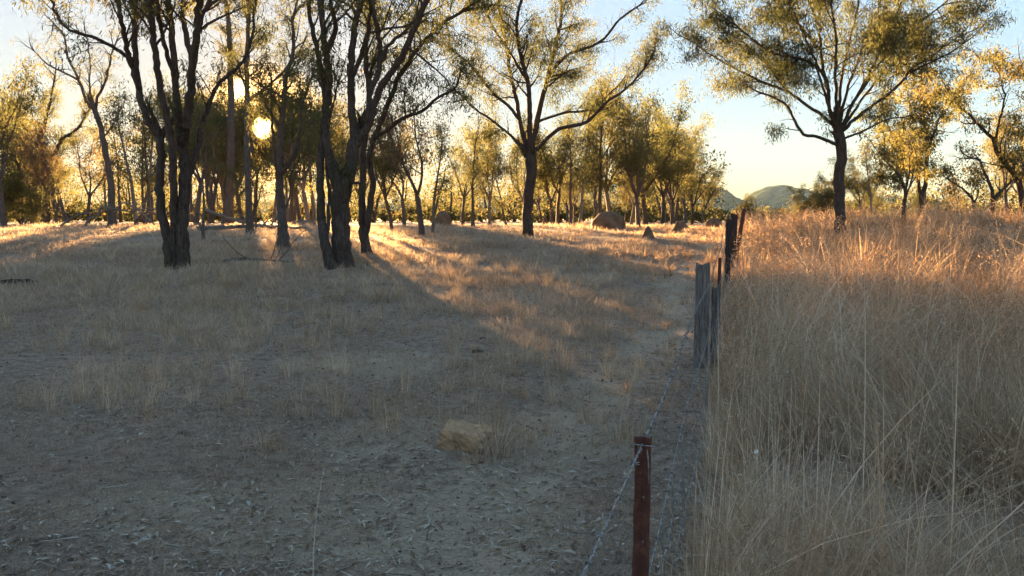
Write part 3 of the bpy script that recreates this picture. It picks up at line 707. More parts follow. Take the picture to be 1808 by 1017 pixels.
def mound(px, py, wpx, hpx, kind, label, seed, sq=(1, 1), tilt=(0, 0)):
    b = hit(px, py); Rm = wpx/2/F*b[1]; Hm = hpx/F*b[1]
    lathe_lump('termite_mound', b, dome(Rm, Hm) if kind == 'dome' else cone(Rm, Hm), M_clay, label, 'termite mound', seed, sq, .13, 'termite mounds in the clearing', seg=36, tilt=tilt)
mound(1073, 405, 60, 31, 'dome', 'large rounded brown termite mound in the clearing', 1)
mound(1144, 421, 22, 22, 'cone', 'small pointed termite mound right of the large rounded one', 2)
mound(1194, 412, 18, 22, 'cone', 'small leaning conical termite mound, second right of the large one', 3, tilt=(.12, 0))
mound(1204, 405, 24, 16, 'cone', 'low conical termite mound just behind the leaning cone', 4)
mound(1260, 403, 30, 18, 'dome', 'low flat termite mound nearest the charred fence posts', 5)
mound(782, 400, 30, 27, 'dome', 'grey-brown domed termite mound behind the thin saplings', 6)
mound(962, 398, 10, 18, 'cone', 'tiny narrow termite mound right of the solitary ironbark trunk', 7)
mound(538, 398, 46, 10, 'dome', 'low dark earth mound behind the right of the low sun', 8)

b = hit(812, 797)
def rock():
    import bmesh
    bm = bmesh.new(); bmesh.ops.create_cube(bm, size=1); bmesh.ops.subdivide_edges(bm, edges=bm.edges[:], cuts=26, use_grid_fill=True)
    for v in bm.verts:
        c = np.array(v.co); n = c / (np.abs(c)**5).sum()**.2 * .5 * 1.0; n = .86*n + .14*c
        x, y, z = n; z = z*(1 - .35*np.clip(x+.25, 0, 1)*(z > 0)); x += .08*z
        q = 1 + .42*(fbm(np.array([x*4+y*2]), np.array([z*4+y*1.7]), 3, 5)[0]-.5) + .07*(fbm(np.array([x*17+y*9]), np.array([z*15-y*8]), 8, 3)[0]-.5)
        v.co = (x*.36*q, y*.26*q, z*.20*q)
    me = bpy.data.meshes.new('rock'); bm.to_mesh(me); bm.free(); me.materials.append(M_rock)
    for p in me.polygons: p.use_smooth = True
    o = bpy.data.objects.new('rock', me); C.objects.link(o); o.location = (float(b[0])+.03, float(b[1])+.10, float(b[2])+.068); o.rotation_euler = (R(4), R(5), R(-14))
    tag(o, 'blocky yellow ochre rock half hidden by a grass tuft in the foreground', 'rock')
rock(); ROCK = b
def dung(px, py, wpx, label, seed):
    b = hit(px, py); g = np.random.RandomState(seed); t = Tubes(); r = wpx/2/F*b[1]
    import bmesh
    for k in range(7 if wpx < 40 else 40):
        bm = bmesh.new(); bmesh.ops.create_icosphere(bm, subdivisions=2, radius=1); c = g.randn(3)*[r*.45, r*.3, 0]; rr = r*(.25+.3*g.rand())*(1 if wpx < 40 else .55)
        V = [(c[0]+v.co.x*rr*(.8+.4*g.rand()), c[1]+v.co.y*rr*(.8+.4*g.rand()), rr*.35+v.co.z*rr*.6) for v in bm.verts]; t.raw(V, [[v.index for v in f.verts] for f in bm.faces]); bm.free()
    o = t.build('dung_clod', M_dung); o.location = [float(v) for v in b]; tag(o, label, 'dung', 'dark clods of dung on the ground')
dung(843, 622, 22, 'dark clod of dung lying in mid foreground above the ochre rock', 1)
dung(853, 598, 12, 'small dark clod just above the larger one in mid foreground', 2)
dung(1030, 508, 18, 'dark clod at the edge of the sunlit strip toward the fence', 3)
dung(28, 500, 52, 'broad dark heap of earth on the ground at the left edge', 4)

def log(name, pix, w0, w1, label, mat, seed, cat='fallen branch', twigs=3):
    """pix: (px, py of the ground below, height above ground in m)"""
    g = np.random.RandomState(seed); pts = []
    Y0 = hit(pix[0][0], pix[0][1])[1]
    for px, py, h in pix:
        q = hit(px, py); q[2] += h; pts.append(q)
    b = pts[0].copy(); pts = smooth_path(np.array(pts) - b, .12); r0 = w0/2/F*Y0; r1 = w1/2/F*Y0
    t = Tubes(); rr = np.linspace(r0, r1, len(pts))*(1+.12*g.randn(len(pts))); t.add(pts + g.randn(len(pts), 3)*r0*.12, rr, 9, .15, seed)
    for k in range(twigs):
        i = g.randint(len(pts)//4, len(pts)-1); d = unit(np.array([g.randn(), g.randn()*.6, .5+g.rand()])); l = .4+.8*g.rand()
        t.add(walk(g, pts[i], d, l, 6, .2, .0), np.linspace(r1*.8, .006, 7), 5)
    o = t.build(name, mat); o.location = [float(v) for v in b]; tag(o, label, cat, None); return o
log('fallen_log', [(350, 408, .12), (400, 408, .16), (445, 406, .2), (490, 406, .12), (540, 407, .1)], 9, 5, 'long pale fallen log lying between the grey gum and the slim straight trunk', M_dead, 1, 'fallen log')
log('fallen_branch', [(365, 404, .95), (395, 404, .62), (425, 404, .38), (455, 404, .2), (505, 405, .1)], 6, 5, 'straight dead branch propped and sloping down to the right over the log', M_dead, 2)
log('fallen_branch', [(108, 402, .1), (125, 401, .45), (150, 401, .75), (172, 401, .7), (195, 401, .95), (235, 401, .85), (262, 401, 1.0), (300, 402, .8)], 3.5, 2.5, 'long crooked bleached branch held up above the grass left of the two-trunked ironbark', M_dead, 3, twigs=6)
log('fallen_branch', [(150, 402, .1), (160, 402, .5), (172, 402, .6), (182, 402, 1.1), (205, 402, 1.0), (222, 402, 1.3), (250, 402, .8), (275, 402, .1)], 3.5, 2.5, 'arched dead branch crossing the crooked bleached one', M_dead, 4, twigs=5)
log('fallen_branch', [(395, 464, .04), (430, 462, .08), (470, 463, .06), (520, 465, .05)], 6, 3, 'low grey stick lying in the shaded grass between the two big ironbarks', M_dead, 5, twigs=4)
log('fallen_branch', [(240, 400, .3), (262, 401, .8), (290, 401, .5), (300, 402, .1)], 7, 4, 'short thick dead limb behind the left ironbark trunk', M_dead, 6, twigs=3)

# ------------------------------------------------------------------ fence
fence_root = empty('wire_fence', (*F0, float(gz(*F0))), 'old barbed wire fence with rusty pickets and weathered timber posts beside the tall grass', 'fence')
fr = np.array(fence_root.location)
def fpos(s, off=0.): q = F0 + FD*s + FN*off; return np.array([q[0], q[1], float(gz(q[0], q[1]))])
def picket(s, top, label, lean=0, off=0):
    b = fpos(s, off); t = Tubes(); h = top - b[2] + .3
    # Y-section star picket with bolt holes
    n = 40; zz = np.linspace(-.3, top-b[2], n); V = []
    arms = [(math.pi*.5 + FDa, .030), (math.pi*.5+FDa+R(125), .024), (math.pi*.5+FDa-R(125), .024)]
    sec = []
    for k, (a, l) in enumerate(arms):
        u = np.array([math.cos(a), math.sin(a)]); v_ = np.array([-u[1], u[0]])
        sec += [u*.004 + v_*-.0045, u*l - v_*.0030, u*l + v_*.0030, u*.004 + v_*.0045]
    sec = np.array(sec); m_ = len(sec)
    g = np.random.RandomState(int(s*10)+3)
    for z in zz: V += [(x*(1+.05*g.randn()) + lean*z, y*(1+.05*g.randn()), z) for x, y in sec]
    Fc = [(i*m_+j, i*m_+(j+1) % m_, (i+1)*m_+(j+1) % m_, (i+1)*m_+j) for i in range(n-1) for j in range(m_)]
    Fc.append([(n-1)*m_+j for j in range(m_)])
    t.raw(V, Fc); o = t.build('picket', M_rust, fence_root, False); o.location = Vector(b - fr); o['label'] = label
    return o
FDa = -math.atan2(FD[0], FD[1])
def wirebit(pts, r, name, parent, mat=None): t = Tubes(); t.add(pts, r, 6); o = t.build(name, mat or M_wire, parent); return o
T1z = P(1136, 770, 1.86)[2]
pk = picket(0, T1z, 'nearest rusty steel picket')
loc = Vector(pk.location) + Vector(fr)
# tie wires on the near picket
side = np.array([-FD[0]*.0, 0, 0])
def tie(obj, z, l=.05):
    bz = z - (obj.location.z + fr[2]); t = Tubes()
    f = np.array([0, -.028, 0]); pts = [(-.026, .0, bz), (-.012, -.026, bz+.004), (.014, -.028, bz+.002), (.030, -.008, bz-.006), (.045, -.02, bz-.012)]
    t.add(smooth_path(pts, .006), .0018, 5); t.build('tie_wire', M_wire, obj)
for z in (T1z-.02, .66, .30): tie(pk, z)
t = Tubes(); t.add([(.004, -.032, T1z-loc.z-.025), (.008, -.034, T1z-loc.z-.06), (.010, -.033, T1z-loc.z-.115)], .002, 5); t.build('tie_wire', M_wire, pk)
# bolt heads / holes
for z in (T1z-.16, T1z-.28, T1z-.40):
    t = Tubes(); a = math.pi*1.5+FDa
    t.add([(.004, -.004, z-loc.z), (.004, -.011, z-loc.z)], .0045, 8); t.build('bolt', M_wire, pk)

def split_post(s, off, top, wx, wy, mat, label, seed, lean=0., jag=.06):
    b = fpos(s, off); g = np.random.RandomState(seed); n = 26; m_ = 18; zz = np.linspace(-.3, top-b[2], n); V = []
    th = np.arange(m_)/m_*2*math.pi; pr = 1/np.maximum(np.abs(np.cos(th)), np.abs(np.sin(th)))**.8*(1+.16*(g.rand(m_)-.5)); tj = g.rand(m_)*jag
    for i, z in enumerate(zz):
        for j in range(m_):
            r = pr[j]*(1+.05*g.randn()*.6); x = r*math.cos(th[j])*wx/2; y = r*math.sin(th[j])*wy/2
            V.append((x*math.cos(FDa)-y*math.sin(FDa) + lean*z, x*math.sin(FDa)+y*math.cos(FDa), z - (tj[j] if i == n-1 else 0)))
    V.append((lean*zz[-1], 0, zz[-1]-jag*.5))
    Fc = [(i*m_+j, i*m_+(j+1) % m_, (i+1)*m_+(j+1) % m_, (i+1)*m_+j) for i in range(n-1) for j in range(m_)] + [((n-1)*m_+j, (n-1)*m_+(j+1) % m_, n*m_) for j in range(m_)]
    t = Tubes(); t.raw(V, Fc); o = t.build('timber_post', mat, fence_root, False); o.location = Vector(b-fr); o['label'] = label; return o
def s_at(Y): return (Y - F0[1])/FD[1]
# weathered split post and its slab at 8 m
pA = P(1241, 460, 8.1); sA, qA = fcoord(pA[0], pA[1])
split_post(sA, qA, pA[2], .15, .12, M_timber, 'broad grey weathered split post', 31, jag=.10)
pB = P(1264, 503, 8.15); sB, qB = fcoord(pB[0], pB[1])
split_post(sB, qB, pB[2], .085, .10, M_timber, 'shorter grey slab standing against the broad split post', 32, jag=.12)
p2 = P(1271, 455, 10.2); s2, q2 = fcoord(p2[0], p2[1])
picket(s2, p2[2], 'second rusty steel picket, behind the grey split post', 0, q2)
# charred strainer group
for k, (px, py, Yp, wx, mt, lb, ln) in enumerate([(1287, 384, 15.5, .12, M_char, 'black charred post, nearest of the far cluster', 0), (1293, 376, 17.5, .17, M_char, 'thick black charred post in the far cluster', .03),
        (1301, 367, 19.5, .10, M_rust, 'tallest reddish leaning post of the far cluster', .13), (1298, 380, 23, .16, M_char, 'farthest dark post of the fence', 0)]):
    p = P(px, py, Yp); s_, q_ = fcoord(p[0], p[1]); split_post(s_, q_, p[2], wx, wx, mt, lb, 40+k, ln, .10)
# barbed wires
STN = [(-1.9, 0), (0, 0), (sA, 0), (s2, 0), (s_at(15.5), 0), (s_at(19.5), 0), (s_at(26), 0)]
def barbed(h, seed, label, sag=.03, off=.0, rise=.0, barbs=True, far=6):
    g = np.random.RandomState(seed); pts = []
    st = [STN[k][0] for k in range(far+1)]
    for a, b_ in zip(st[:-1], st[1:]):
        n = max(8, int((b_-a)/.10))
        for t_ in np.arange(n)/n:
            s_ = a + (b_-a)*t_; q = F0 + FD*s_ + FN*(off + .012*math.sin(s_*1.3+seed))
            gzz = np.interp(q[1], _ty, _tz)
            z = gzz + h + rise*np.clip((s_-8)/10, 0, 1) - sag*(b_-a)/4*4*t_*(1-t_)
            pts.append((q[0], q[1], z))
    pts = np.array(pts) - fr; pts = smooth_path(pts, .022)
    L = np.concatenate([[0], np.cumsum(np.linalg.norm(np.diff(pts, axis=0), axis=1))])
    near = L < 12; ph = L/.045*2*math.pi; r_ = .0022
    side = np.array([FN[0], FN[1], 0])[None, :]; up = np.array([0, 0, 1.])[None, :]
    o1 = side*np.cos(ph)[:, None]*r_ + up*np.sin(ph)[:, None]*r_
    t = Tubes(); k0 = np.arange(len(pts)) < np.argmax(L > 12) if (L > 12).any() else np.full(len(pts), True)
    n0 = int(k0.sum()); 
    t.add(pts[:n0+1] + o1[:n0+1], .0019, 5); t.add(pts[:n0+1] - o1[:n0+1], .0019, 5)
    t.add(pts[n0:][::4], .0036, 4)
    if barbs:
        d = .04
        while d < min(L[-1], 24):
            i = int(np.searchsorted(L, d)); c = pts[min(i, len(pts)-1)]
            for q in range(2):
                a = g.rand()*6.28; v = side[0]*math.cos(a) + up[0]*math.sin(a); f = np.array([FD[0], FD[1], 0])*.006*(1 if q else -1)
                t.add([c + f - v*.013, c + f*.3, c - f + v*.013], [.0009, .0017, .0009], 4)
            for q in range(3):
                a0 = q*2.1; t.add([c + (side[0]*math.cos(a0+b)+up[0]*math.sin(a0+b))*.0052 + np.array([FD[0], FD[1], 0])*(q-1)*.003 for b in (0, .9, 1.8, 2.7, 3.6)], .0012, 4)
            d += .105
    o = t.build('barbed_wire', M_wire, fence_root); o['label'] = label; return o
barbed(T1z-.02, 1, 'top barbed strand', .012, -.012, .25)
barbed(.67, 2, 'second barbed strand', .02, .0, .3)
barbed(.46, 3, 'third barbed strand', .03, .01, .3)
barbed(.26, 4, 'lowest barbed strand', .03, .015, .3)
# loose plain wire hanging at the grey post
g = np.random.RandomState(8)
for k in range(4):
    s0 = sA + .3 + .5*k; pts = []
    for t_ in np.linspace(0, 1, 30):
        q = fpos(s0 - 1.6*t_ - .3*k, .10+.05*math.sin(t_*7+k)); pts.append(q + [0, 0, .95 - .55*t_ + .07*math.sin(t_*11+k*2)])
    t = Tubes(); t.add(smooth_path(np.array(pts)-fr, .03), .0024, 5); o = t.build('loose_wire', M_wire, fence_root)
# plain tie droppers near the first picket
for s_, h0, h1 in ((.55, .1, .68), (.95, .1, .67), (1.5, .1, .66)):
    q = fpos(s_, .005); t = Tubes(); t.add(smooth_path([q-fr+[0, 0, h0], q-fr+[.01, 0, (h0+h1)/2], q-fr+[0, 0, h1]], .05), .0022, 5); t.build('wire_dropper', M_wire, fence_root)

# ------------------------------------------------------------------ grass
def blades(pos, h, wdt, lean, azi, seg, curl, rnd, name, mat):
    """pos Nx3, h, width, lean (tangent of the tip), direction azimuth"""
    n = len(pos); t = np.linspace(0, 1, seg+1)
    dx = np.cos(azi); dy = np.sin(azi)
    off = lean[:, None]*(t[None, :]**np.broadcast_to(curl, (n,))[:, None])*h[:, None]
    zc = h[:, None]*t[None, :]*np.sqrt(np.maximum(1 - .5*np.minimum(lean[:, None]*t[None, :], 1.2)**2*.6, .2))
    cx = pos[:, 0, None] + dx[:, None]*off; cy = pos[:, 1, None] + dy[:, None]*off; cz = pos[:, 2, None] + zc
    g = np.random.RandomState(n % 1000); fa = g.rand(n)*math.pi; wx = np.cos(fa)[:, None]; wy = np.sin(fa)[:, None]
    ww = wdt[:, None]*(1 - .85*t[None, :]**1.5)*.5
    Lf = np.stack([cx - wx*ww, cy - wy*ww, cz], -1); Rt = np.stack([cx + wx*ww, cy + wy*ww, cz], -1)
    V = np.stack([Lf, Rt], 2).reshape(n, -1, 3)      # n, (seg+1)*2
    k = np.arange(seg)*2; q = np.stack([k, k+1, k+3, k+2], -1)[None] + (np.arange(n)*(seg+1)*2)[:, None, None]
    return quads_obj(name, V.reshape(-1, 3), q.reshape(-1, 4), mat, None, False, {'rnd': np.repeat(rnd, (seg+1)*2)})
def scatter(g, n, ymin, ymax, power=1.0, wide=.92):
    """points across the view wedge, denser near"""
    u = g.rand(n); y = ymin*(ymax/ymin)**(u**power) if ymin > 0 else ymax*u
    x = (g.rand(n)*2-1)*(y*wide+1.5); return x, y
def tufted(g, nt, per, sx, ymin, ymax, power=1.0):
    x, y = scatter(g, nt, ymin, ymax, power); tx = np.repeat(x, per); ty = np.repeat(y, per)
    n = len(tx); s = sx*np.repeat(.5+g.rand(nt), per); ang = g.rand(n)*6.283; rr = np.abs(g.randn(n))*s
    return tx + np.cos(ang)*rr, ty + np.sin(ang)*rr, ang, np.repeat(g.rand(nt), per), np.repeat(x, per), np.repeat(y, per)

g = np.random.RandomState(21)
# tall grass to the right of the fence
def tall(nt, per, ymin, ymax, power, hm, name, lab, wmin):
    x, y = scatter(g, nt, ymin, ymax, power); s, q = fcoord(x, y)
    edge = .05 + .12*vn(s*1.5, s*0+3, 2) - .10*np.clip((s-3)/6, 0, 1)
    dens = fbm(x/.9, y/.9, 61, 3) + .22*np.exp(-((q-.35)/.35)**2)*(s < 9)*(s > -.3); hole = np.exp(-(((x-2.05)/.85)**2 + ((y-3.7)/.9)**2)) + .8*np.exp(-(((x-3.3)/.7)**2 + ((y-4.4)/.5)**2))
    k = (q > edge) & (s > -1.2) & (dens > .43 + .30*hole) & ~(np.hypot(x, y) < 1.6); x = x[k]; y = y[k]; q = q[k]; m_ = len(x)
    hf = fbm(x/1.7, y/1.7, 71, 3); th = hm*(.5+.85*hf)*(.55+.6*g.rand(m_))*np.clip(.65+q*.5, .65, 1); tr = g.rand(m_); ta = 6.28*fbm(x/2.5, y/2.5, 83, 2)*2; tl = .15+.75*g.rand(m_)**1.6
    th = th*(.55+.75*g.rand(m_)); pc = np.maximum(3, (per*(.3+1.4*g.rand(m_))).astype(int)); R_ = lambda a: np.repeat(a, pc)
    n = int(pc.sum()); sp = .025+.05*R_(g.rand(m_)); ang = g.rand(n)*6.283; rr = np.abs(g.randn(n))*sp
    X_ = R_(x)+np.cos(ang)*rr; Y_ = R_(y)+np.sin(ang)*rr; h = R_(th)*(.3+.85*g.rand(n)); big = g.rand(n) < .05; h = h*np.where(big, 1.3, 1)
    own = np.abs(g.randn(n))*.38+.03; bent = g.rand(n) < .32; own = np.where(bent, own+.9, own)
    vx = np.cos(ang)*own + np.cos(R_(ta))*R_(tl); vy = np.sin(ang)*own + np.sin(R_(ta))*R_(tl)
    own_q = R_(q); tipq = own_q + (vx*FN[0] + vy*FN[1])*h; k2_ = tipq < -.06; vx = np.where(k2_, vx*.15 + .12*FN[0], vx); vy = np.where(k2_, vy*.15 + .12*FN[1], vy)
    big = big & (np.hypot(X_, Y_) > 2.6); h = np.where(np.hypot(X_, Y_) < 2.5, np.minimum(h, .75), h)
    d = np.hypot(X_, Y_); wd = np.maximum(.0036, d*wmin)*(.45+1.3*g.rand(n)**1.5)*np.where(big, 1.5, 1)
    rnd = np.clip(.60*R_(tr)+.55*g.rand(n)-.06 + .2*(R_(hf)-.5), 0, 1); rnd = np.where(big, .95, rnd)
    o = blades(np.column_stack([X_, Y_, gz(X_, Y_)-.02]), h, wd, np.minimum(np.hypot(vx, vy), 1.7), np.arctan2(vy, vx), 5, np.where(bent, 2.6, 1.5), rnd, name, M_tall); tag(o, lab, 'grass', kind='stuff')
tall(6400, 32, 1.5, 7, 1.0, .84, 'tall_grass', 'tall dry pale grass crowding the near side of the fence at lower right', .00045)
tall(25000, 17, 6.5, 42, .95, .88, 'tall_grass', 'field of tall dry golden grass right of the fence', .0006)
# seed heads and side leaflets give the tall grass its fuzzy texture
def fuzz(nn, ymin, ymax):
    x, y = scatter(g, nn, ymin, ymax, .9); s, q = fcoord(x, y); k = (q > .15) & (fbm(x/.8, y/.8, 91, 3) > .42) & (np.hypot(x, y) > 2.2); x = x[k]; y = y[k]; n = len(x)
    hf = fbm(x/2.3, y/2.3, 71, 3); z = gz(x, y) + .95*(.55+.75*hf)*(.35+.65*g.rand(n)**.7); d = g.randn(n, 3)*[1, 1, .8]; d[:, 2] += .5; d /= np.linalg.norm(d, axis=1)[:, None]
    p = np.column_stack([x, y, z]); a = g.randn(n, 3); a -= (a*d).sum(1)[:, None]*d; a /= np.linalg.norm(a, axis=1)[:, None]
    L = (.008+.022*g.rand(n))[:, None]*(1+y[:, None]*.12); W = np.maximum(.0014, y*.00045)[:, None]
    V = np.stack([p, p+d*L*.5+a*W, p+d*L, p+d*L*.5-a*W], 1).reshape(-1, 3)
    o = quads_obj('grass_seed_heads', V, np.arange(n*4).reshape(-1, 4), M_tall, None, False, {'rnd': np.repeat(g.rand(n), 4)}); tag(o, 'fine dry seed heads and side leaves on the tall grass', 'grass', kind='stuff')
fuzz(230000, 2.2, 40)

# short dry grass of the clearing
def pad(s, q): return np.exp(-((q+.95+.25*np.sin(s*.5))/.5)**2)*np.clip(1-s/34, 0, 1)
def short(nt, per, ymin, ymax, power, base, name, lab, wmin, sp=.05, thr=0.):
    x, y, ang, tr, tx, ty = tufted(g, nt, per, sp, ymin, ymax, power)
    s, q = fcoord(tx, ty); far = np.clip((ty-6.5)/9, 0, 1)
    lf = np.clip((-tx/ty)*1.2+.4, 0, 1)                      # thicker toward the left and the trees
    cov = fbm(tx/1.6, ty/1.6, 31, 4)
    need = .62 - .20*far - .10*lf*far + .35*pad(s, q) - thr
    k = (q < .12) & (cov > need) & ((cov-need)*7 > tr*.6)
    x, y, ang, tr, tx, ty, q, s = [a[k] for a in (x, y, ang, tr, tx, ty, q, s)]; far = np.clip((ty-7)/7, 0, 1); n = len(x)
    hh = fbm(tx/1.3, ty/1.3, 41, 3)
    h = base*(.25+.9*hh)*(.4+.8*g.rand(n))*(.45+.75*far)*(.5+.9*tr**2)
    h = h*np.where((q > -.35), 1.9, 1)
    pos = np.column_stack([x, y, gz(x, y)-.01]); d = np.hypot(x, y)
    wd = np.maximum(.0022, d*wmin)*(.6+.8*g.rand(n)); lean = np.abs(g.randn(n))*.7+.1
    o = blades(pos, h, wd, lean, ang, 3, 1.5+0*h, np.clip(.35*tr+.65*g.rand(n), 0, 1), name, M_short); tag(o, lab, 'grass', kind='stuff')
short(32000, 9, 2.6, 13, .9, .15, 'short_grass', 'short sparse dry grass tufts over the bare foreground of the clearing', .00045, .045)
short(43000, 10, 9, 46, .85, .20, 'dry_grass', 'knee high dry grass across the shaded clearing below the trees', .0006, .09, .03)
def straw_tufts(nt):
    x, y = scatter(g, nt, 5, 22, .8); s_, q = fcoord(x, y); k = (q < -.4) & (fbm(x/1.4, y/1.4, 131, 3) > .5); x = x[k]; y = y[k]; per = 26; n = len(x)*per
    r_ = lambda a: np.repeat(a, per); ang = g.rand(n)*6.283; rr = np.abs(g.randn(n))*.05; X_ = r_(x)+np.cos(ang)*rr; Y_ = r_(y)+np.sin(ang)*rr
    h = r_(.16+.30*g.rand(len(x))**1.5)*(.3+.8*g.rand(n)); wd = np.maximum(.0026, Y_*.0005)*(.5+.9*g.rand(n))
    o = blades(np.column_stack([X_, Y_, gz(X_, Y_)-.01]), h, wd, np.abs(g.randn(n))*.5+.08, ang, 4, 1.6+0*h, np.clip(.5*r_(g.rand(len(x)))+.6*g.rand(n), 0, 1), 'straw_tufts', M_tall)
    tag(o, 'scattered taller straw tufts over the clearing', 'grass', kind='stuff')
straw_tufts(2600)
# stubble mat
def mat_(nn, ymin, ymax):
    x, y = scatter(g, nn, ymin, ymax, .8); s, q = fcoord(x, y); k = (q < .6) & (fbm(x/.5, y/.5, 51, 3) > .40 + .2*pad(s, q)); x = x[k]; y = y[k]; n = len(x)
    h = .04*(.3+g.rand(n))*(1+y*.05); lean = np.abs(g.randn(n))*1.2+.3; wd = np.maximum(.0018, y*.0005)
    o = blades(np.column_stack([x, y, gz(x, y)-.004]), h, wd, lean, g.rand(n)*6.28, 2, 1.3+0*h, g.rand(n)*.9, 'ground_cover', M_short); tag(o, 'flattened stubble of dead grass on the bare ground', 'ground cover', kind='stuff')
mat_(660000, 2.6, 26)
# tuft hugging the rock, and some single big tufts
def clump(px, py, n, h0, rad, label, seed, tall_=False):
    b = hit(px, py); gg = np.random.RandomState(seed); a = gg.rand(n)*6.28; r = np.abs(gg.randn(n))*rad
    x = b[0]+np.cos(a)*r; y = b[1]+np.sin(a)*r; h = h0*(.35+.8*gg.rand(n))
    o = blades(np.column_stack([x, y, gz(x, y)-.01]) - b, h, .003*(.6+.8*gg.rand(n))+b[1]*.0001, np.abs(gg.randn(n))*.5+.1, a, 4, 1.7+0*h, gg.rand(n), 'grass_tuft', M_tall if tall_ else M_short)
    o.location = [float(v) for v in b]; tag(o, label, 'grass tuft', 'single tufts of dry grass in the clearing'); return b
clump(846, 815, 150, .17, .12, 'dry grass tuft growing against the front of the ochre rock', 1)
clump(878, 806, 170, .34, .08, 'thin pale tuft at the right end of the ochre rock', 2, True)
clump(806, 352+300, 120, .2, .10, 'reddish dry tuft in the middle of the clearing', 3)
clump(990, 655, 160, .28, .12, 'orange-brown tuft in the clearing left of the path', 4)
clump(600, 580, 200, .3, .12, 'dry tuft standing left of the long tree shadow', 5)
clump(360, 545, 260, .42, .13, 'tallest dry tuft in the shade below the two-trunked ironbark', 6)
# long single stalk lower left
b = P(556, 1100, 2.75); b[2] = float(gz(b[0], b[1])); top = P(572, 828, 2.9)
t = Tubes(); q = smooth_path([b-b, (P(553, 1000, 2.78)-b), (P(560, 900, 2.84)-b), top-b], .03); t.add(q, np.linspace(.0026, .0011, len(q)), 5)
for k in range(7): c_ = q[-2-k]; t.add([c_, c_+[.006*(-1)**k, 0, .018]], [.0016, .0005], 4)
m = Mat('straw'); m.bsdf((.45, .38, .27), .8); M_straw = m.m
o = t.build('grass_stalk', M_straw); o.location = [float(v) for v in b]; tag(o, 'single tall straw-coloured grass stalk at lower left foreground', 'grass stalk')
# little white flower in the tall grass
p = P(1335, 797, 3.0); ft = Tubes(); root = empty('white_flower', (p[0], p[1], float(gz(p[0], p[1]))), 'tiny white flower on a stem in the tall grass right of the fence', 'flower')
h_ = p[2]-root.location.z; st = Tubes(); st.add(smooth_path([(0, 0, 0), (.02, 0, h_*.5), (0, 0, h_)], .05), .0015, 5); st.build('stem', M_straw, root)
for k in range(5):
    a = k*1.256; c_ = np.array([0, 0, h_]); u = np.array([math.cos(a), -.3, math.sin(a)])*.011; v_ = np.cross(u, [0, 1, 0])*.5
    ft.raw([c_, c_+u*.5+v_, c_+u+[0, .002, 0], c_+u*.5-v_], [(0, 1, 2, 3)])
ft.build('petals', M_white, root)

# litter: fallen gum leaves, bark strips and twigs
def litter(nn, ymin, ymax):
    x, y = scatter(g, nn, ymin, ymax, 1.0); s, q = fcoord(x, y); k = (q < .3) & (fbm(x/1.2, y/1.2, 15, 3) + .25*(g.rand(len(x))-.5) > .46); x = x[k]; y = y[k]; n = len(x)
    th = g.rand(n)*math.pi*2; L = (.015+.06*g.rand(n)**3)*(1+.03*y); W = L*(.07+.09*g.rand(n)); cu = (g.rand(n)-.5)*.5*L
    z = gz(x, y) + .006 + .012*g.rand(n); tz = (g.rand(n)-.5)*.25*L
    u = np.column_stack([np.cos(th), np.sin(th), 0*th]); v = np.column_stack([-np.sin(th), np.cos(th), .3*(g.rand(n)-.5)])
    p = np.column_stack([x, y, z]); e = np.zeros((n, 3)); e[:, 2] = tz
    A = p - u*L[:, None]*.5 - e; B = p + u*L[:, None]*.5 + e; Mi = p + v*cu[:, None]*.5; Mi[:, 2] += .004
    V = np.stack([A, Mi - v*W[:, None], B, Mi + v*W[:, None]], 1).reshape(-1, 3)
    o = quads_obj('leaf_litter', V, np.arange(n*4).reshape(-1, 4), M_litter, None, False, {'rnd': np.repeat(g.rand(n)**1.7, 4)}); tag(o, 'fallen gum leaves and bark strips strewn over the ground', 'leaf litter', kind='stuff')
litter(80000, 2.6, 16)
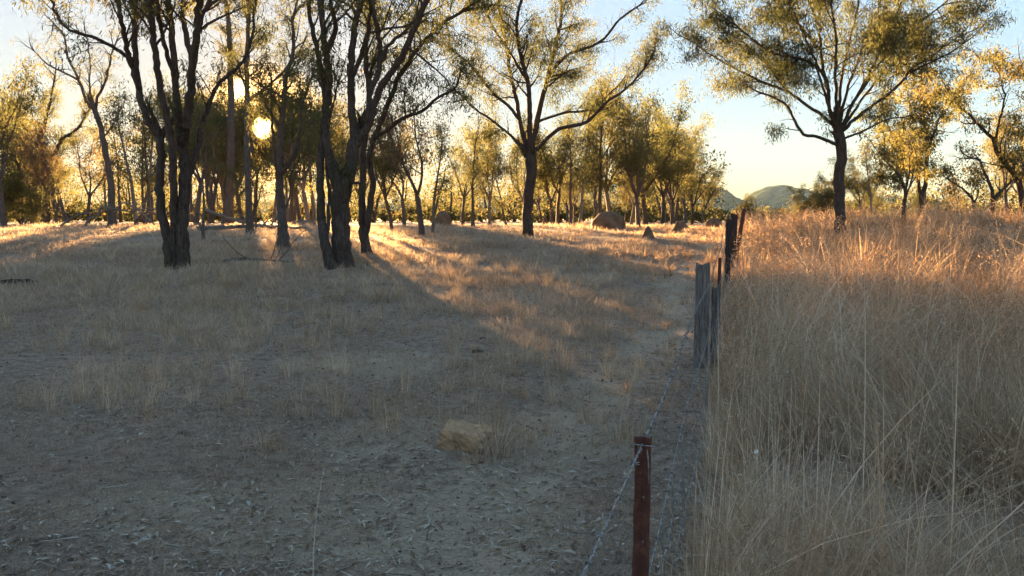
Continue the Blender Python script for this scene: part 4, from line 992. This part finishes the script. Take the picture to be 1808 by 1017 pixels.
def crumbs(nn):
    x, y = scatter(g, nn, 2.6, 14, .9); s_, q = fcoord(x, y); k = q < .3; x = x[k]; y = y[k]; n = len(x); r = (.003+.010*g.rand(n)**4)*(1+.05*y)
    o8 = np.array([(1,0,0),(-1,0,0),(0,1,0),(0,-1,0),(0,0,1),(0,0,-1)], float)
    V = np.column_stack([x, y, gz(x, y)+r*.2])[:, None, :] + o8[None]*r[:, None, None]*(.6+.8*g.rand(n, 6, 1)) + g.randn(n, 6, 3)*r[:, None, None]*.2
    T_ = np.array([(0,2,4),(2,1,4),(1,3,4),(3,0,4),(2,0,5),(1,2,5),(3,1,5),(0,3,5)]); Q = (T_[None]+np.arange(n)[:, None, None]*6).reshape(-1, 3)
    o = quads_obj('soil_crumbs', V.reshape(-1, 3), Q, M_litter, None, False, {'rnd': np.repeat(g.rand(n)*.75, 6)}); tag(o, 'loose soil crumbs and small pebbles on the ground', 'pebbles', kind='stuff')
crumbs(34000)
def sticks(nn):
    t = Tubes(); gg = np.random.RandomState(4)
    for k in range(nn):
        y = 2.8*(14/2.8)**gg.rand(); x = (gg.rand()*2-1)*(y*.75); s, q = fcoord(x, y)
        if q > .2: continue
        z = float(gz(x, y)); th = gg.rand()*6.28; l = .06+.22*gg.rand()**3
        pts = walk(gg, np.array([x, y, z+.012]), [math.cos(th), math.sin(th), .04], l, 5, .12, 0); pts[:, 2] = gz(pts[:, 0], pts[:, 1]) + .008 + .01*gg.rand(); t.add(pts, np.linspace(.0025, .001, 6)*(.6+gg.rand()), 4, caps=False, attr=gg.rand())
    o = t.build('twigs', M_litter, None, False, attr=True); tag(o, 'thin dead twigs scattered on the ground', 'twigs', kind='stuff')
sticks(1500)

# ------------------------------------------------------------------ haze
hz = Tubes(); hz.box((0, 700, 69), (1850, 1000, 71)); m = Mat('haze'); pv = m.n('ShaderNodeVolumePrincipled')
pv.inputs['Color'].default_value = (.42, .66, 1, 1); pv.inputs['Density'].default_value = .00004; pv.inputs['Anisotropy'].default_value = .2
m.l(pv.outputs[0], m.out.inputs['Volume'])
ho = hz.build('haze', m.m, None, False); tag(ho, 'thin evening haze', 'haze', kind='stuff')
